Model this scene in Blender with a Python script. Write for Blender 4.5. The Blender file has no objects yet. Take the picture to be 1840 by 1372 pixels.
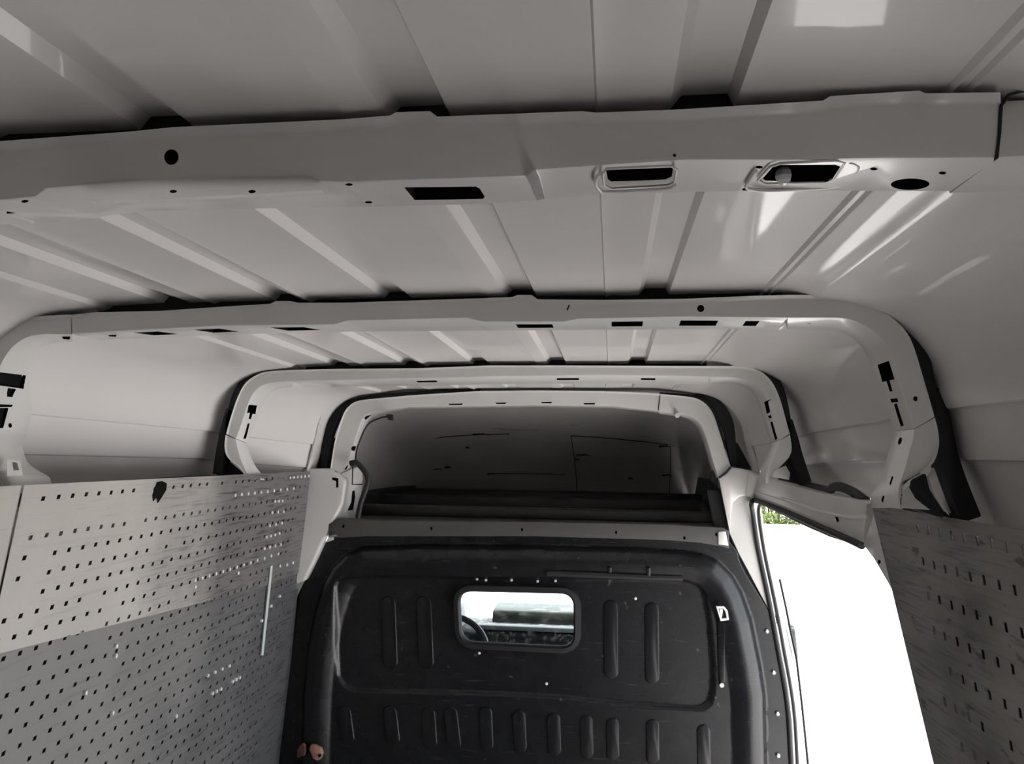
import bpy, bmesh, math, random
import numpy as np
from mathutils import Vector, Matrix

random.seed(7)
S = bpy.context.scene
COL = S.collection

# ------------------------------------------------------------------ camera
# a phone held in the load bay, 1.6 m above the floor, aimed a little up and a little left of the van's axis
F, CX, CY = 1500.0, 920.0, 686.0
OFF = Vector((0.345, 0.0, 1.60))                  # the camera; the van's centre line is x = 0, its floor z = 0


def _basis():
    y = np.array([1100 - CX, -(808 - CY), F]); y /= np.linalg.norm(y)
    s = 0.004
    z = -(y[0] - s * y[1]) / y[2]
    x = np.array([1, -s, z]); x /= np.linalg.norm(x)
    up = np.cross(x, y)
    if up[1] < 0:
        up = -up
    return x, y, up


BX, BY, BZ = _basis()
cam = bpy.data.cameras.new('camera')
cam.sensor_width = 36.0
cam.sensor_fit = 'HORIZONTAL'
cam.lens = F / 1840 * 36.0
cam.clip_start = 0.02
camo = bpy.data.objects.new('camera', cam)
COL.objects.link(camo)
r = Vector((BX[0], BY[0], BZ[0])); u = Vector((BX[1], BY[1], BZ[1])); f = Vector((BX[2], BY[2], BZ[2]))
m = Matrix((r, u, -f)).transposed().to_4x4()
m.translation = OFF
camo.matrix_world = m
S.camera = camo

# ------------------------------------------------------------------ sky, sun, exposure
W = bpy.data.worlds.new('sky')
S.world = W
W.use_nodes = True
bg = W.node_tree.nodes['Background']
bg.inputs[0].default_value = (0.84, 0.93, 1.0, 1)
bg.inputs[1].default_value = 1.7
sun = bpy.data.lights.new('sun', 'SUN')
sun.energy = 7.0
sun.angle = math.radians(2)
sun.color = (1.0, 0.97, 0.935)
suno = bpy.data.objects.new('sun', sun)
COL.objects.link(suno)
suno.location = (6, 2, 8)
suno.rotation_euler = Vector((-0.62, -0.22, -1.0)).to_track_quat('-Z', 'Y').to_euler()
S.view_settings.view_transform = 'Standard'
S.view_settings.look = 'None'
S.view_settings.exposure = 1.12
S.view_settings.gamma = 1.0
S.view_settings.use_curve_mapping = False


# ------------------------------------------------------------------ measuring helpers
def ray(px, py):
    c = np.array([px - CX, -(py - CY), F])
    return Vector((c @ BX, c @ BY, c @ BZ))


def PY(px, py, y):
    d = ray(px, py); return OFF + d * (y / d.y)


def PZ(px, py, z):
    d = ray(px, py); return OFF + d * (z / d.z)


def PL(px, py, n, dd):
    d = ray(px, py); return OFF + d * (dd / d.dot(Vector(n)))


def rel(x, y, z):
    return OFF + Vector((x, y, z))


NR, DR = (1, 0.055, 0.1), 0.655                  # plane of the right hand body side
NL, DL = (1, 0, -0.09), -1.1128                  # plane of the left hand lining


def PR(px, py, o=0.0): return PL(px, py, NR, DR + o)
def PLf(px, py, o=0.0): return PL(px, py, NL, DL + o)


# ------------------------------------------------------------------ materials
def new_mat(name):
    mt = bpy.data.materials.new(name); mt.use_nodes = True
    return mt, mt.node_tree.nodes, mt.node_tree.links, mt.node_tree.nodes['Principled BSDF']


def paint(name, col, rough=0.35, coat=0.0, coat_rough=0.04, var=0.06, scale=6.0, bump=0.0, bscale=40.0, metallic=0.0, spec=0.5):
    mt, N, L, b = new_mat(name)
    tc = N.new('ShaderNodeTexCoord')
    nz = N.new('ShaderNodeTexNoise'); nz.inputs['Scale'].default_value = scale; nz.inputs['Detail'].default_value = 6
    L.new(tc.outputs['Object'], nz.inputs['Vector'])
    rp = N.new('ShaderNodeValToRGB')
    rp.color_ramp.elements[0].position = 0.3; rp.color_ramp.elements[1].position = 0.7
    rp.color_ramp.elements[0].color = tuple(max(0, c * (1 - var)) for c in col) + (1,)
    rp.color_ramp.elements[1].color = tuple(min(1, c * (1 + var)) for c in col) + (1,)
    L.new(nz.outputs['Fac'], rp.inputs['Fac'])
    L.new(rp.outputs['Color'], b.inputs['Base Color'])
    b.inputs['Roughness'].default_value = rough
    b.inputs['Metallic'].default_value = metallic
    b.inputs['Specular IOR Level'].default_value = spec
    b.inputs['Coat Weight'].default_value = coat
    b.inputs['Coat Roughness'].default_value = coat_rough
    if bump > 0:
        n2 = N.new('ShaderNodeTexNoise'); n2.inputs['Scale'].default_value = bscale; n2.inputs['Detail'].default_value = 4
        L.new(tc.outputs['Object'], n2.inputs['Vector'])
        bp = N.new('ShaderNodeBump'); bp.inputs['Strength'].default_value = bump; bp.inputs['Distance'].default_value = 0.002
        L.new(n2.outputs['Fac'], bp.inputs['Height']); L.new(bp.outputs['Normal'], b.inputs['Normal'])
    return mt


def add_marks(mt, col, scale, lo, hi, stretch=(1, 1, 1), amount=1.0, detail=8, rough=None):
    """scratches and stains: a stretched noise thresholded over the base colour"""
    N, L = mt.node_tree.nodes, mt.node_tree.links
    b = N['Principled BSDF']
    src = b.inputs['Base Color'].links[0].from_socket
    tc = N.new('ShaderNodeTexCoord'); mp = N.new('ShaderNodeMapping'); mp.inputs['Scale'].default_value = stretch
    L.new(tc.outputs['Object'], mp.inputs['Vector'])
    nz = N.new('ShaderNodeTexNoise'); nz.inputs['Scale'].default_value = scale; nz.inputs['Detail'].default_value = detail
    L.new(mp.outputs['Vector'], nz.inputs['Vector'])
    mr = N.new('ShaderNodeMapRange'); mr.inputs['From Min'].default_value = lo; mr.inputs['From Max'].default_value = hi
    mr.inputs['To Max'].default_value = amount
    L.new(nz.outputs['Fac'], mr.inputs['Value'])
    mx = N.new('ShaderNodeMix'); mx.data_type = 'RGBA'
    L.new(mr.outputs['Result'], mx.inputs['Factor']); L.new(src, mx.inputs['A'])
    mx.inputs['B'].default_value = tuple(col) + (1,)
    L.new(mx.outputs['Result'], b.inputs['Base Color'])
    return mt


WHITE = paint('white_body_paint', (0.71, 0.69, 0.682), rough=0.42, coat=0.40, coat_rough=0.05, var=0.025, scale=2.5, spec=0.3)
WHITE2 = paint('white_frame_paint', (0.72, 0.71, 0.695), rough=0.38, coat=0.5, coat_rough=0.12, var=0.03, scale=9)
CAVITY = paint('hole_shade_and_tar', (0.006, 0.006, 0.007), rough=0.9, var=0.2, spec=0.1)  # black inside the holes for the shade there; also the tar smear
RUBBER = paint('black_rubber', (0.012, 0.012, 0.014), rough=0.6, var=0.2, bump=0.2, bscale=120)
FOAM_SHADE = paint('black_foam_and_shade', (0.012, 0.013, 0.016), rough=0.75, var=0.3, bump=0.4, bscale=60)
BLACKP = paint('charcoal_plastic', (0.0115, 0.012, 0.0138), rough=0.25, var=0.18, scale=14, bump=0.2, bscale=300, spec=0.45)
add_marks(BLACKP, (0.13, 0.13, 0.135), 26, 0.70, 0.78, (1, 1, 1), 0.7)
add_marks(BLACKP, (0.09, 0.09, 0.095), 9, 0.66, 0.74, (1, 1, 16), 0.35)
RIBP = paint('charcoal_rib', (0.0115, 0.012, 0.0138), rough=0.22, var=0.15, scale=20, spec=0.5)
RAIL = paint('grey_rail_paint', (0.075, 0.072, 0.07), rough=0.5, coat=0.2, var=0.1, scale=5)
add_marks(RAIL, (0.08, 0.075, 0.07), 18, 0.62, 0.7, (0.5, 1, 1), 0.8)
PRIMER = paint('grey_primer', (0.68, 0.655, 0.63), rough=0.6, var=0.1, scale=3)
add_marks(PRIMER, (0.12, 0.06, 0.03), 9, 0.70, 0.75, (0.6, 1, 2.2), 0.7)
add_marks(PRIMER, (0.16, 0.14, 0.13), 5, 0.68, 0.72, (1, 1, 9), 0.5)
DARKST = paint('dark_steel', (0.035, 0.034, 0.034), rough=0.6, var=0.2, scale=6)
STEEL = paint('zinc_steel', (0.62, 0.63, 0.65), rough=0.3, metallic=0.9, var=0.1)
BRIGHT = paint('bright_plastic', (0.82, 0.82, 0.82), rough=0.4, var=0.04)
COPPER = paint('brown_leather_tab', (0.32, 0.15, 0.105), rough=0.6, var=0.3, scale=60, bump=0.3)
TAPE = paint('silver_tape', (0.92, 0.92, 0.91), rough=0.3, metallic=0.6, coat=0.6, var=0.05, scale=60, bump=0.6, bscale=90)
PAPER = paint('white_sticker', (0.80, 0.79, 0.77), rough=0.6, var=0.04)
INK = paint('grey_print', (0.14, 0.14, 0.14), rough=0.8, var=0.7, scale=140)
LOADFLOOR = paint('worn_plywood', (0.13, 0.117, 0.104), rough=0.7, var=0.2, scale=8, bump=0.3)
PAVE = paint('sunlit_concrete', (0.78, 0.735, 0.71), rough=0.9, var=0.08, scale=3, bump=0.2, bscale=12)
KERB = paint('kerb_stone', (0.52, 0.45, 0.36), rough=0.9, var=0.1, scale=6)
LEAF = paint('bush_leaf', (0.15, 0.21, 0.05), rough=0.55, var=0.5, scale=3)
TWIG = paint('bush_twig', (0.12, 0.09, 0.06), rough=0.9, var=0.2)
DASH = paint('dark_dashboard', (0.035, 0.038, 0.04), rough=0.55, var=0.3, scale=10, bump=0.4, bscale=80)
add_marks(DASH, (0.35, 0.36, 0.36), 45, 0.56, 0.66, (1, 1, 0.5), 0.8)
COWL = paint('greenish_cowl', (0.055, 0.063, 0.055), rough=0.35, var=0.4, scale=12)
add_marks(COWL, (0.42, 0.44, 0.43), 14, 0.56, 0.68, (0.5, 1, 2), 0.7)
PALEP = paint('pale_grey_plastic', (0.50, 0.53, 0.53), rough=0.4, var=0.06)
WHEELP = paint('steering_wheel_rim', (0.10, 0.10, 0.11), rough=0.3, var=0.2, coat=0.4)


def glass_mat(name, dirt=0.0, tint=(0.96, 0.98, 0.97)):
    mt, N, L, b = new_mat(name)
    out = N['Material Output']
    tr = N.new('ShaderNodeBsdfTransparent'); tr.inputs[0].default_value = tint + (1,)
    gl = N.new('ShaderNodeBsdfGlossy'); gl.inputs['Roughness'].default_value = 0.02
    lw = N.new('ShaderNodeLayerWeight'); lw.inputs[0].default_value = 0.5
    pw = N.new('ShaderNodeMath'); pw.operation = 'POWER'; L.new(lw.outputs['Facing'], pw.inputs[0]); pw.inputs[1].default_value = 4.0
    fr = N.new('ShaderNodeMath'); fr.operation = 'MULTIPLY_ADD'; L.new(pw.outputs[0], fr.inputs[0]); fr.inputs[1].default_value = 0.55; fr.inputs[2].default_value = 0.05
    mx = N.new('ShaderNodeMixShader')
    L.new(fr.outputs[0], mx.inputs[0]); L.new(tr.outputs[0], mx.inputs[1]); L.new(gl.outputs[0], mx.inputs[2])
    last = mx.outputs[0]
    if dirt > 0:
        tc = N.new('ShaderNodeTexCoord'); nz = N.new('ShaderNodeTexNoise'); nz.inputs['Scale'].default_value = 60
        nz.inputs['Detail'].default_value = 8
        L.new(tc.outputs['Object'], nz.inputs['Vector'])
        mr = N.new('ShaderNodeMapRange'); mr.inputs['From Min'].default_value = 0.5; mr.inputs['From Max'].default_value = 0.8
        mr.inputs['To Max'].default_value = dirt
        L.new(nz.outputs['Fac'], mr.inputs['Value'])
        df = N.new('ShaderNodeBsdfDiffuse'); df.inputs[0].default_value = (0.6, 0.6, 0.58, 1)
        m2 = N.new('ShaderNodeMixShader')
        L.new(mr.outputs['Result'], m2.inputs[0]); L.new(last, m2.inputs[1]); L.new(df.outputs[0], m2.inputs[2])
        last = m2.outputs[0]
    L.new(last, out.inputs['Surface'])
    return mt


GLASS = glass_mat('window_glass')
GLASSD = glass_mat('scuffed_window_glass', 0.2)


def crystal():
    mt, N, L, b = new_mat('clear_lamp_plastic')
    b.inputs['Base Color'].default_value = (0.95, 0.95, 0.94, 1)
    b.inputs['Roughness'].default_value = 0.12
    b.inputs['Transmission Weight'].default_value = 0.1
    b.inputs['Coat Weight'].default_value = 1.0
    return mt


CRYSTAL = crystal()


def perf_mat(name, base, marks, end_tone, y0, y1, rough=0.5, metallic=0.0):
    """sheet lining: fine brushed grain, scuffs in two directions, and a darker tone that gathers towards the bulkhead end"""
    mt, N, L, b = new_mat(name)
    tc = N.new('ShaderNodeTexCoord')

    def noise(scale, stretch, detail=6):
        mp = N.new('ShaderNodeMapping'); mp.inputs['Scale'].default_value = stretch
        L.new(tc.outputs['Object'], mp.inputs['Vector'])
        n = N.new('ShaderNodeTexNoise'); n.inputs['Scale'].default_value = scale; n.inputs['Detail'].default_value = detail
        L.new(mp.outputs['Vector'], n.inputs['Vector']); return n.outputs['Fac']

    def rng(v, a, c, o):
        mr = N.new('ShaderNodeMapRange'); mr.inputs['From Min'].default_value = a; mr.inputs['From Max'].default_value = c
        mr.inputs['To Max'].default_value = o; L.new(v, mr.inputs['Value']); return mr.outputs['Result']

    def mix(fac, a, col):
        mx = N.new('ShaderNodeMix'); mx.data_type = 'RGBA'
        L.new(fac, mx.inputs['Factor'])
        if isinstance(a, tuple): mx.inputs['A'].default_value = a + (1,)
        else: L.new(a, mx.inputs['A'])
        mx.inputs['B'].default_value = tuple(col) + (1,)
        return mx.outputs['Result']

    c = mix(rng(noise(3, (1, 1, 1)), 0.35, 0.7, 1), base, tuple(x * 0.86 for x in base))
    c = mix(rng(noise(22, (1, 0.25, 4)), 0.56, 0.72, 0.6), c, marks)
    # darker towards the bulkhead: position along the van broken up by noise
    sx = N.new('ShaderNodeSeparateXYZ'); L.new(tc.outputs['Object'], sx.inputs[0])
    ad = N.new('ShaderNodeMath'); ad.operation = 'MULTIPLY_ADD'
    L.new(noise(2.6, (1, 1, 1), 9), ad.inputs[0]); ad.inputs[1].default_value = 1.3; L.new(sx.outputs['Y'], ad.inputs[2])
    c = mix(rng(ad.outputs[0], y0, y1, 0.85), c, end_tone)
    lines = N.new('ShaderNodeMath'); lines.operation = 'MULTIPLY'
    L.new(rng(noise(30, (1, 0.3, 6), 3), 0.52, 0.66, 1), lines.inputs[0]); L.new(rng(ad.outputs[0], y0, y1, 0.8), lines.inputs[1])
    c = mix(lines.outputs[0], c, tuple(x * 0.3 for x in end_tone))
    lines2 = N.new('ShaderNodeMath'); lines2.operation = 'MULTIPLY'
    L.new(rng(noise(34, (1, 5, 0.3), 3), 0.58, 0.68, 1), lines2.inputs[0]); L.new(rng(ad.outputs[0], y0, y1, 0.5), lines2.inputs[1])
    c = mix(lines2.outputs[0], c, tuple(min(1, x * 1.6) for x in end_tone))
    L.new(c, b.inputs['Base Color'])
    b.inputs['Roughness'].default_value = rough
    b.inputs['Metallic'].default_value = metallic
    n2 = noise(70, (1, 1, 1)); bp = N.new('ShaderNodeBump'); bp.inputs['Strength'].default_value = 0.25; bp.inputs['Distance'].default_value = 0.002
    L.new(n2, bp.inputs['Height']); L.new(bp.outputs['Normal'], b.inputs['Normal'])
    return mt


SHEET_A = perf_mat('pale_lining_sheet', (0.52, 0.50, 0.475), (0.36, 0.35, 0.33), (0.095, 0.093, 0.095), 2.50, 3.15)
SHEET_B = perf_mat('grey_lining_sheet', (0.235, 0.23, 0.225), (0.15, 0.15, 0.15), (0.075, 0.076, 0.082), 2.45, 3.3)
SHEET_C = perf_mat('dark_lining_sheet', (0.33, 0.322, 0.308), (0.12, 0.12, 0.12), (0.15, 0.15, 0.155), 1.9, 2.6, rough=0.7)
add_marks(SHEET_C, (0.13, 0.125, 0.12), 3.2, 0.52, 0.66, (1, 0.7, 1.3), 0.8)
add_marks(SHEET_C, (0.36, 0.34, 0.315), 5, 0.58, 0.70, (1, 0.6, 1.5), 0.6)
add_marks(SHEET_C, (0.05, 0.048, 0.046), 30, 0.62, 0.70, (1, 0.5, 1.6), 0.7)


# ------------------------------------------------------------------ mesh helpers
class MB:
    def __init__(s): s.v, s.f, s.mi = [], [], []

    def add(s, vs, fs, mi=0):
        o = len(s.v); s.v += [tuple(v) for v in vs]
        s.f += [tuple(i + o for i in q) for q in fs]; s.mi += [mi] * len(fs); return s

    def box(s, lo, hi, mi=0):
        x0, y0, z0 = lo; x1, y1, z1 = hi
        vs = [(x0, y0, z0), (x1, y0, z0), (x1, y1, z0), (x0, y1, z0), (x0, y0, z1), (x1, y0, z1), (x1, y1, z1), (x0, y1, z1)]
        return s.add(vs, [(0, 3, 2, 1), (4, 5, 6, 7), (0, 1, 5, 4), (1, 2, 6, 5), (2, 3, 7, 6), (3, 0, 4, 7)], mi)

    def loft(s, rings, closed=True, cap=True, mi=0):
        n = len(rings[0]); vs = [p for rg in rings for p in rg]; fs = []
        for k in range(len(rings) - 1):
            for i in range(n if closed else n - 1):
                j = (i + 1) % n
                fs.append((k * n + i, k * n + j, (k + 1) * n + j, (k + 1) * n + i))
        if cap and closed:
            fs.append(tuple(range(n - 1, -1, -1))); fs.append(tuple((len(rings) - 1) * n + i for i in range(n)))
        return s.add(vs, fs, mi)

    def prism(s, poly, d, mi=0):
        n = len(poly); a = [Vector(p) for p in poly]; b = [p + Vector(d) for p in a]
        fs = [tuple(range(n)), tuple(range(2 * n - 1, n - 1, -1))]
        fs += [(i, n + i, n + (i + 1) % n, (i + 1) % n) for i in range(n)]
        return s.add(a + b, fs, mi)

    def tube(s, pts, rad, seg=8, mi=0, closed=False, flat=1.0):
        pts = [Vector(p) for p in pts]; n = len(pts); rings = []
        up = None
        for i, p in enumerate(pts):
            if closed: t = (pts[(i + 1) % n] - pts[i - 1]).normalized()
            else: t = (pts[min(i + 1, n - 1)] - pts[max(i - 1, 0)]).normalized()
            if up is None:
                up = t.orthogonal().normalized()
            up = (up - t * up.dot(t)).normalized()
            w = t.cross(up)
            rr = rad[i] if isinstance(rad, (list, tuple)) else rad
            rings.append([p + up * math.cos(a) * rr + w * math.sin(a) * rr * flat for a in [2 * math.pi * k / seg for k in range(seg)]])
        if closed:
            rings.append(rings[0])
            return s.loft(rings, cap=False, mi=mi)
        return s.loft(rings, mi=mi)

    def build(s, name, mats, parent=None, smooth=40, bevel=0.0, bseg=2, weld=True, solid=0.0, cut=None, along=0):
        me = bpy.data.meshes.new(name)
        me.from_pydata(s.v, [], s.f)
        mats = mats if isinstance(mats, list) else [mats]
        for mt in mats: me.materials.append(mt)
        for p, i in zip(me.polygons, s.mi): p.material_index = i
        bm = bmesh.new(); bm.from_mesh(me)
        if weld and not along: bmesh.ops.remove_doubles(bm, verts=bm.verts, dist=1e-5)
        bmesh.ops.recalc_face_normals(bm, faces=bm.faces)
        if along:
            wl_ = bm.edges.layers.float.new('bevel_weight_edge')
            for e in bm.edges:
                if abs(e.verts[0].index - e.verts[1].index) == along and len(e.link_faces) == 2 and e.calc_face_angle(0) > 0.55: e[wl_] = 1.0
        bm.to_mesh(me); bm.free()
        o = bpy.data.objects.new(name, me); COL.objects.link(o)
        temp = None
        if solid:
            md = o.modifiers.new('s', 'SOLIDIFY'); md.thickness = abs(solid); md.offset = 1 if solid > 0 else -1
        if bevel:
            md = o.modifiers.new('b', 'BEVEL'); md.width = bevel; md.segments = bseg; md.limit_method = 'WEIGHT' if along else 'ANGLE'; md.angle_limit = math.radians(32)
        if cut:
            cm = bpy.data.meshes.new('cut'); cm.from_pydata(cut.v, [], cut.f)
            cm.materials.append(CAVITY)
            bm = bmesh.new(); bm.from_mesh(cm); bmesh.ops.triangulate(bm, faces=bm.faces[:]); bmesh.ops.recalc_face_normals(bm, faces=bm.faces); bm.to_mesh(cm); bm.free()
            temp = bpy.data.objects.new('cut', cm); COL.objects.link(temp)
            md = o.modifiers.new('c', 'BOOLEAN'); md.object = temp; md.operation = 'DIFFERENCE'; md.solver = 'EXACT'
            md.use_self = True
            md.material_mode = 'TRANSFER'
        if o.modifiers:
            dg = bpy.context.evaluated_depsgraph_get(); dg.update()
            ne = bpy.data.meshes.new_from_object(o.evaluated_get(dg), depsgraph=dg)
            o.modifiers.clear(); old = o.data; o.data = ne; ne.name = name; bpy.data.meshes.remove(old)
        if temp:
            bpy.data.objects.remove(temp)
        if smooth:
            shade(o.data, smooth)
        if parent: o.parent = parent; o.matrix_parent_inverse = parent.matrix_world.inverted()
        return o


def shade(me, ang):
    bm = bmesh.new(); bm.from_mesh(me)
    lim = math.radians(ang)
    for fc in bm.faces: fc.smooth = True
    for e in bm.edges:
        e.smooth = not (len(e.link_faces) == 2 and e.calc_face_angle(0) > lim)
    bm.to_mesh(me); bm.free()


def tag(o, label=None, cat=None, group=None, kind=None):
    if label: o['label'] = label
    if cat: o['category'] = cat
    if group: o['group'] = group
    if kind: o['kind'] = kind
    return o


def empty(name, loc):
    o = bpy.data.objects.new(name, None); COL.objects.link(o); o.location = loc
    o.empty_display_size = 0.05
    bpy.context.view_layer.update()
    return o


def interp(keys, x):
    for (a, ya), (b, yb) in zip(keys, keys[1:]):
        if x <= b: return ya + (yb - ya) * (x - a) / (b - a) if b != a else yb
    return keys[-1][1]


def crom(pts, sub=4):
    pts = [Vector(p) for p in pts]; out = []
    for i in range(len(pts) - 1):
        p0 = pts[max(i - 1, 0)]; p1 = pts[i]; p2 = pts[i + 1]; p3 = pts[min(i + 2, len(pts) - 1)]
        for k in range(sub):
            t = k / sub
            out.append(0.5 * ((2 * p1) + (p2 - p0) * t + (2 * p0 - 5 * p1 + 4 * p2 - p3) * t * t + (3 * p1 - p0 - 3 * p2 + p3) * t ** 3))
    out.append(pts[-1]); return out


# ------------------------------------------------------------------ the roof skin
HALF = 0.945


def roof_section(y, plain=False):
    """profile of the raised roof at distance y, from the left foot over the top to the right foot (camera-relative x, z)"""
    t = max(0.0, (y - 2.5) / 0.55)
    hw = HALF - 0.135 * min(t, 1.1) ** 1.7
    xc = -0.345 + 0.035 * min(t, 1.1) ** 1.5
    ztop = 0.2885 - 0.006 * max(0, y - 0.7) - 0.014 * max(0.0, min(1.0, (y - 1.6) / 0.9)) - 0.036 * min(t, 1.1)
    k = hw / HALF
    side = []
    for a in range(0, 100, 9):                         # rounded shoulder
        q = math.radians(a * 0.9)
        side.append((0.70 + (0.905 - 0.70) * math.sin(q), -0.018 - 0.165 * (1 - math.cos(q))))
    side += [(0.914, -0.205), (0.917, -0.209), (0.926, -0.211), (0.936, -0.250), (0.943, -0.292), (0.946, -0.296), (0.958, -0.298), (0.980, -0.345), (0.998, -0.40), (1.004, -0.44), (0.998, -0.475)]
    lean = max(0.0, min(1.0, (y - 0.6) / 0.8))
    if plain:
        side = side[:11] + [(0.925, -0.25), (0.945, -0.32), (0.96, -0.40), (0.96, -0.475)]
    left = [(-0.345 - uu, dz - 0.012 * lean * uu) for uu, dz in reversed(side)]
    ft = 0.5 if y > 1.9 else 1.0                       # the foot stops on the door header where the side door is
    right = [(-0.345 + uu, (dz if dz > -0.3 else -0.3 + (dz + 0.3) * ft) + 0.004 * uu) for uu, dz in side]
    mid = []
    for c, w in ((-0.850, 0.021), (-0.620, 0.021), (-0.404, 0.021), (-0.1675, 0.022), (0.0765, 0.021)):   # pressed channels
        mid += [(c - w - 0.008, 0.0), (c - w + 0.002, 0.012), (c + w - 0.002, 0.012), (c + w + 0.004, 0.0)]
    for c in (-0.232, -0.0135):                        # one sheet lapping the next
        mid += [(c - 0.002, 0.0), (c, -0.0025), (c + 0.03, -0.001)]
    mid += [(-0.995, -0.012), (-0.985, -0.004), (-0.785, 0.0), (-0.775, -0.004), (-0.760, 0.0), (-0.590, 0.0), (-0.578, -0.005), (-0.565, 0.0), (-0.45, 0.0), (0.0, 0.0),
            (0.262, 0.0), (0.267, -0.004), (0.271, -0.0005), (0.277, -0.0005), (0.281, -0.004), (0.286, -0.001), (0.298, -0.0018), (0.312, -0.0042), (0.327, -0.0078), (0.342, -0.0118)]
    if plain:
        mid = [(-0.9, 0.0), (-0.6, 0.0), (-0.3, 0.0), (0.0, 0.0), (0.2, 0.0)]
    mid.sort()
    mid = [(x, z + (-0.012 * lean * (-0.345 - x) if x < -0.345 else 0.004 * (x + 0.345))) for x, z in mid]
    return [(xc + (x + 0.345) * k, ztop + z) for x, z in left + mid + right]


ys = [-0.95, -0.4, 0.0, 0.3, 0.5, 0.66, 0.8, 1.0, 1.2, 1.4, 1.6, 1.8, 2.0, 2.2, 2.4, 2.5, 2.56, 2.62, 2.68, 2.74, 2.8, 2.85, 2.9, 2.95, 3.0, 3.05]
mb = MB()
mb.loft([[rel(x, y, z) for x, z in roof_section(y)] for y in ys], closed=False)
ceiling = mb.build('ceiling', WHITE, smooth=28, solid=0.006)
tag(ceiling, 'glossy white pressed steel roof skin with long channels, curving down to the sides', kind='structure')

# ------------------------------------------------------------------ lower body: floor, sides, rear
mb = MB(); mb.box((-0.95, -1.0, -0.03), (0.95, 3.6, 0.0))
floor = mb.build('floor', LOADFLOOR)
tag(floor, 'worn plywood load floor of the van', kind='structure')

mb = MB()                                              # left side behind the lining, coloured dark for the shade in its holes
mb.loft([[(-0.86, y, 1.50), (-0.88, y, 1.46), (-0.985, y, 0.0), (-1.03, y, 0.0), (-1.03, y, 1.50)] for y in (-1.0, 4.7)])
wl = mb.build('wall_left', DARKST)
tag(wl, 'body side behind the left hand lining sheets, darkened for the shade in their holes', kind='structure')
mb = MB()
mb.loft([[(1.04, y, 1.50), (1.05, y, 1.46), (1.20, y, 0.0), (1.24, y, 0.0), (1.10, y, 1.50)] for y in (-1.0, 1.75)])
wr = mb.build('wall_right', DARKST)  # coloured dark so the lining holes look shaded
tag(wr, 'body side behind the right hand lining sheet, darkened for the shade in its holes', kind='structure')
mb = MB()                                              # unseen rear doors, set shut and dark to keep light off the bows
mb.box((-1.03, -1.03, -0.03), (1.05, -0.99, 1.93))
wb = mb.build('wall_rear', DARKST)
tag(wb, 'unseen rear doors behind the camera, shut and darkened to hold back light', kind='structure')

mb = MB()                                              # cant rails that close the roof to the body sides
mb.box(rel(-1.42, -1.0, -0.22), rel(-1.18, 4.0, -0.13))
mb.loft([[rel(xx, y, -0.165), rel(0.85, y, -0.165), rel(0.85, y, -0.125), rel(xx, y, -0.125)] for xx, y in ((0.625, 1.7), (0.54, 3.2), (0.52, 3.9))])
mb.box(rel(0.60, -1.0, -0.23), rel(0.80, 1.75, -0.15))
tr4 = mb.build('trim_4', WHITE2); tag(tr4, 'body rails under the edges of the raised roof', kind='structure')

# ------------------------------------------------------------------ roof bows
def ring_solid(O, I, N, Q, smooth=45, bevel=0.0):
    return MB().loft([[a, b, c, d] for a, b, c, d in zip(O, I, N, Q)])


def crossbeam(name, parent, okeys, ikeys, nkeys, y, yn, cuts=None, step=None, mat=WHITE2, bevel=0.004, lip=0.009):
    xs = sorted(set([k[0] for k in okeys] + [k[0] for k in ikeys] + [k[0] for k in nkeys]))
    xs = [x for x in xs if okeys[0][0] <= x <= okeys[-1][0]]
    if step:
        a, b = xs[0], xs[-1]; xs = sorted(set(xs + [a + (b - a) * i / step for i in range(1, step)]))
    O = [PY(x, interp(okeys, x), y) for x in xs]
    I = [PY(x, interp(ikeys, x), y) for x in xs]
    # the front edge of the underside, found at the same place across the van
    N = []
    for p in I:
        best = None
        for x in range(int(nkeys[0][0]), int(nkeys[-1][0]) + 1, 3):
            q = PY(x, interp(nkeys, x), yn)
            if best is None or abs(q.x - p.x) < abs(best.x - p.x): best = q
        N.append(Vector((p.x, yn, best.z)))
    Q = [Vector((p.x, yn, p.z - 0.002)) for p in O]
    T = [PY(x, interp(okeys, x), y - lip * 1.3) for x in xs]; A = [PY(x, interp(okeys, x) + lip * 1500 / y * 0.95, y) for x in xs]
    mb = MB().loft([[t, a, b, c, d] for t, a, b, c, d in zip(T, A, I, N, Q)])
    return mb.build(name, [mat, CAVITY], parent, bevel=min(bevel, lip * 0.4), cut=cuts, along=5)


def npt(k, yn): return PY(k[0], k[1], k[2] if len(k) > 2 else yn)


def post(name, parent, O, I, N, y, yn, cuts=None, mat=WHITE2, bevel=0.005, sub=3, lip=0.007):
    O = crom([PY(a, b, y) for a, b in O], sub); I = crom([PY(a, b, y) for a, b in I], sub)
    N = crom([npt(k, yn) for k in N], sub)
    Q = [Vector((o.x + (n.x - i.x) * 0.3, n.y, o.z + (n.z - i.z) * 0.3)) for o, i, n in zip(O, I, N)]
    T = [OFF + (o - OFF) * ((y - lip * 1.3) / y) for o in O]
    A = [o + (i - o).normalized() * min(lip * 0.95, (i - o).length * 0.4) for o, i in zip(O, I)]
    mb = MB().loft([[t, a, b, c, d] for t, a, b, c, d in zip(T, A, I, N, Q)])
    return mb.build(name, [mat, CAVITY], parent, bevel=min(bevel, lip * 0.4), cut=cuts, along=5)


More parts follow.
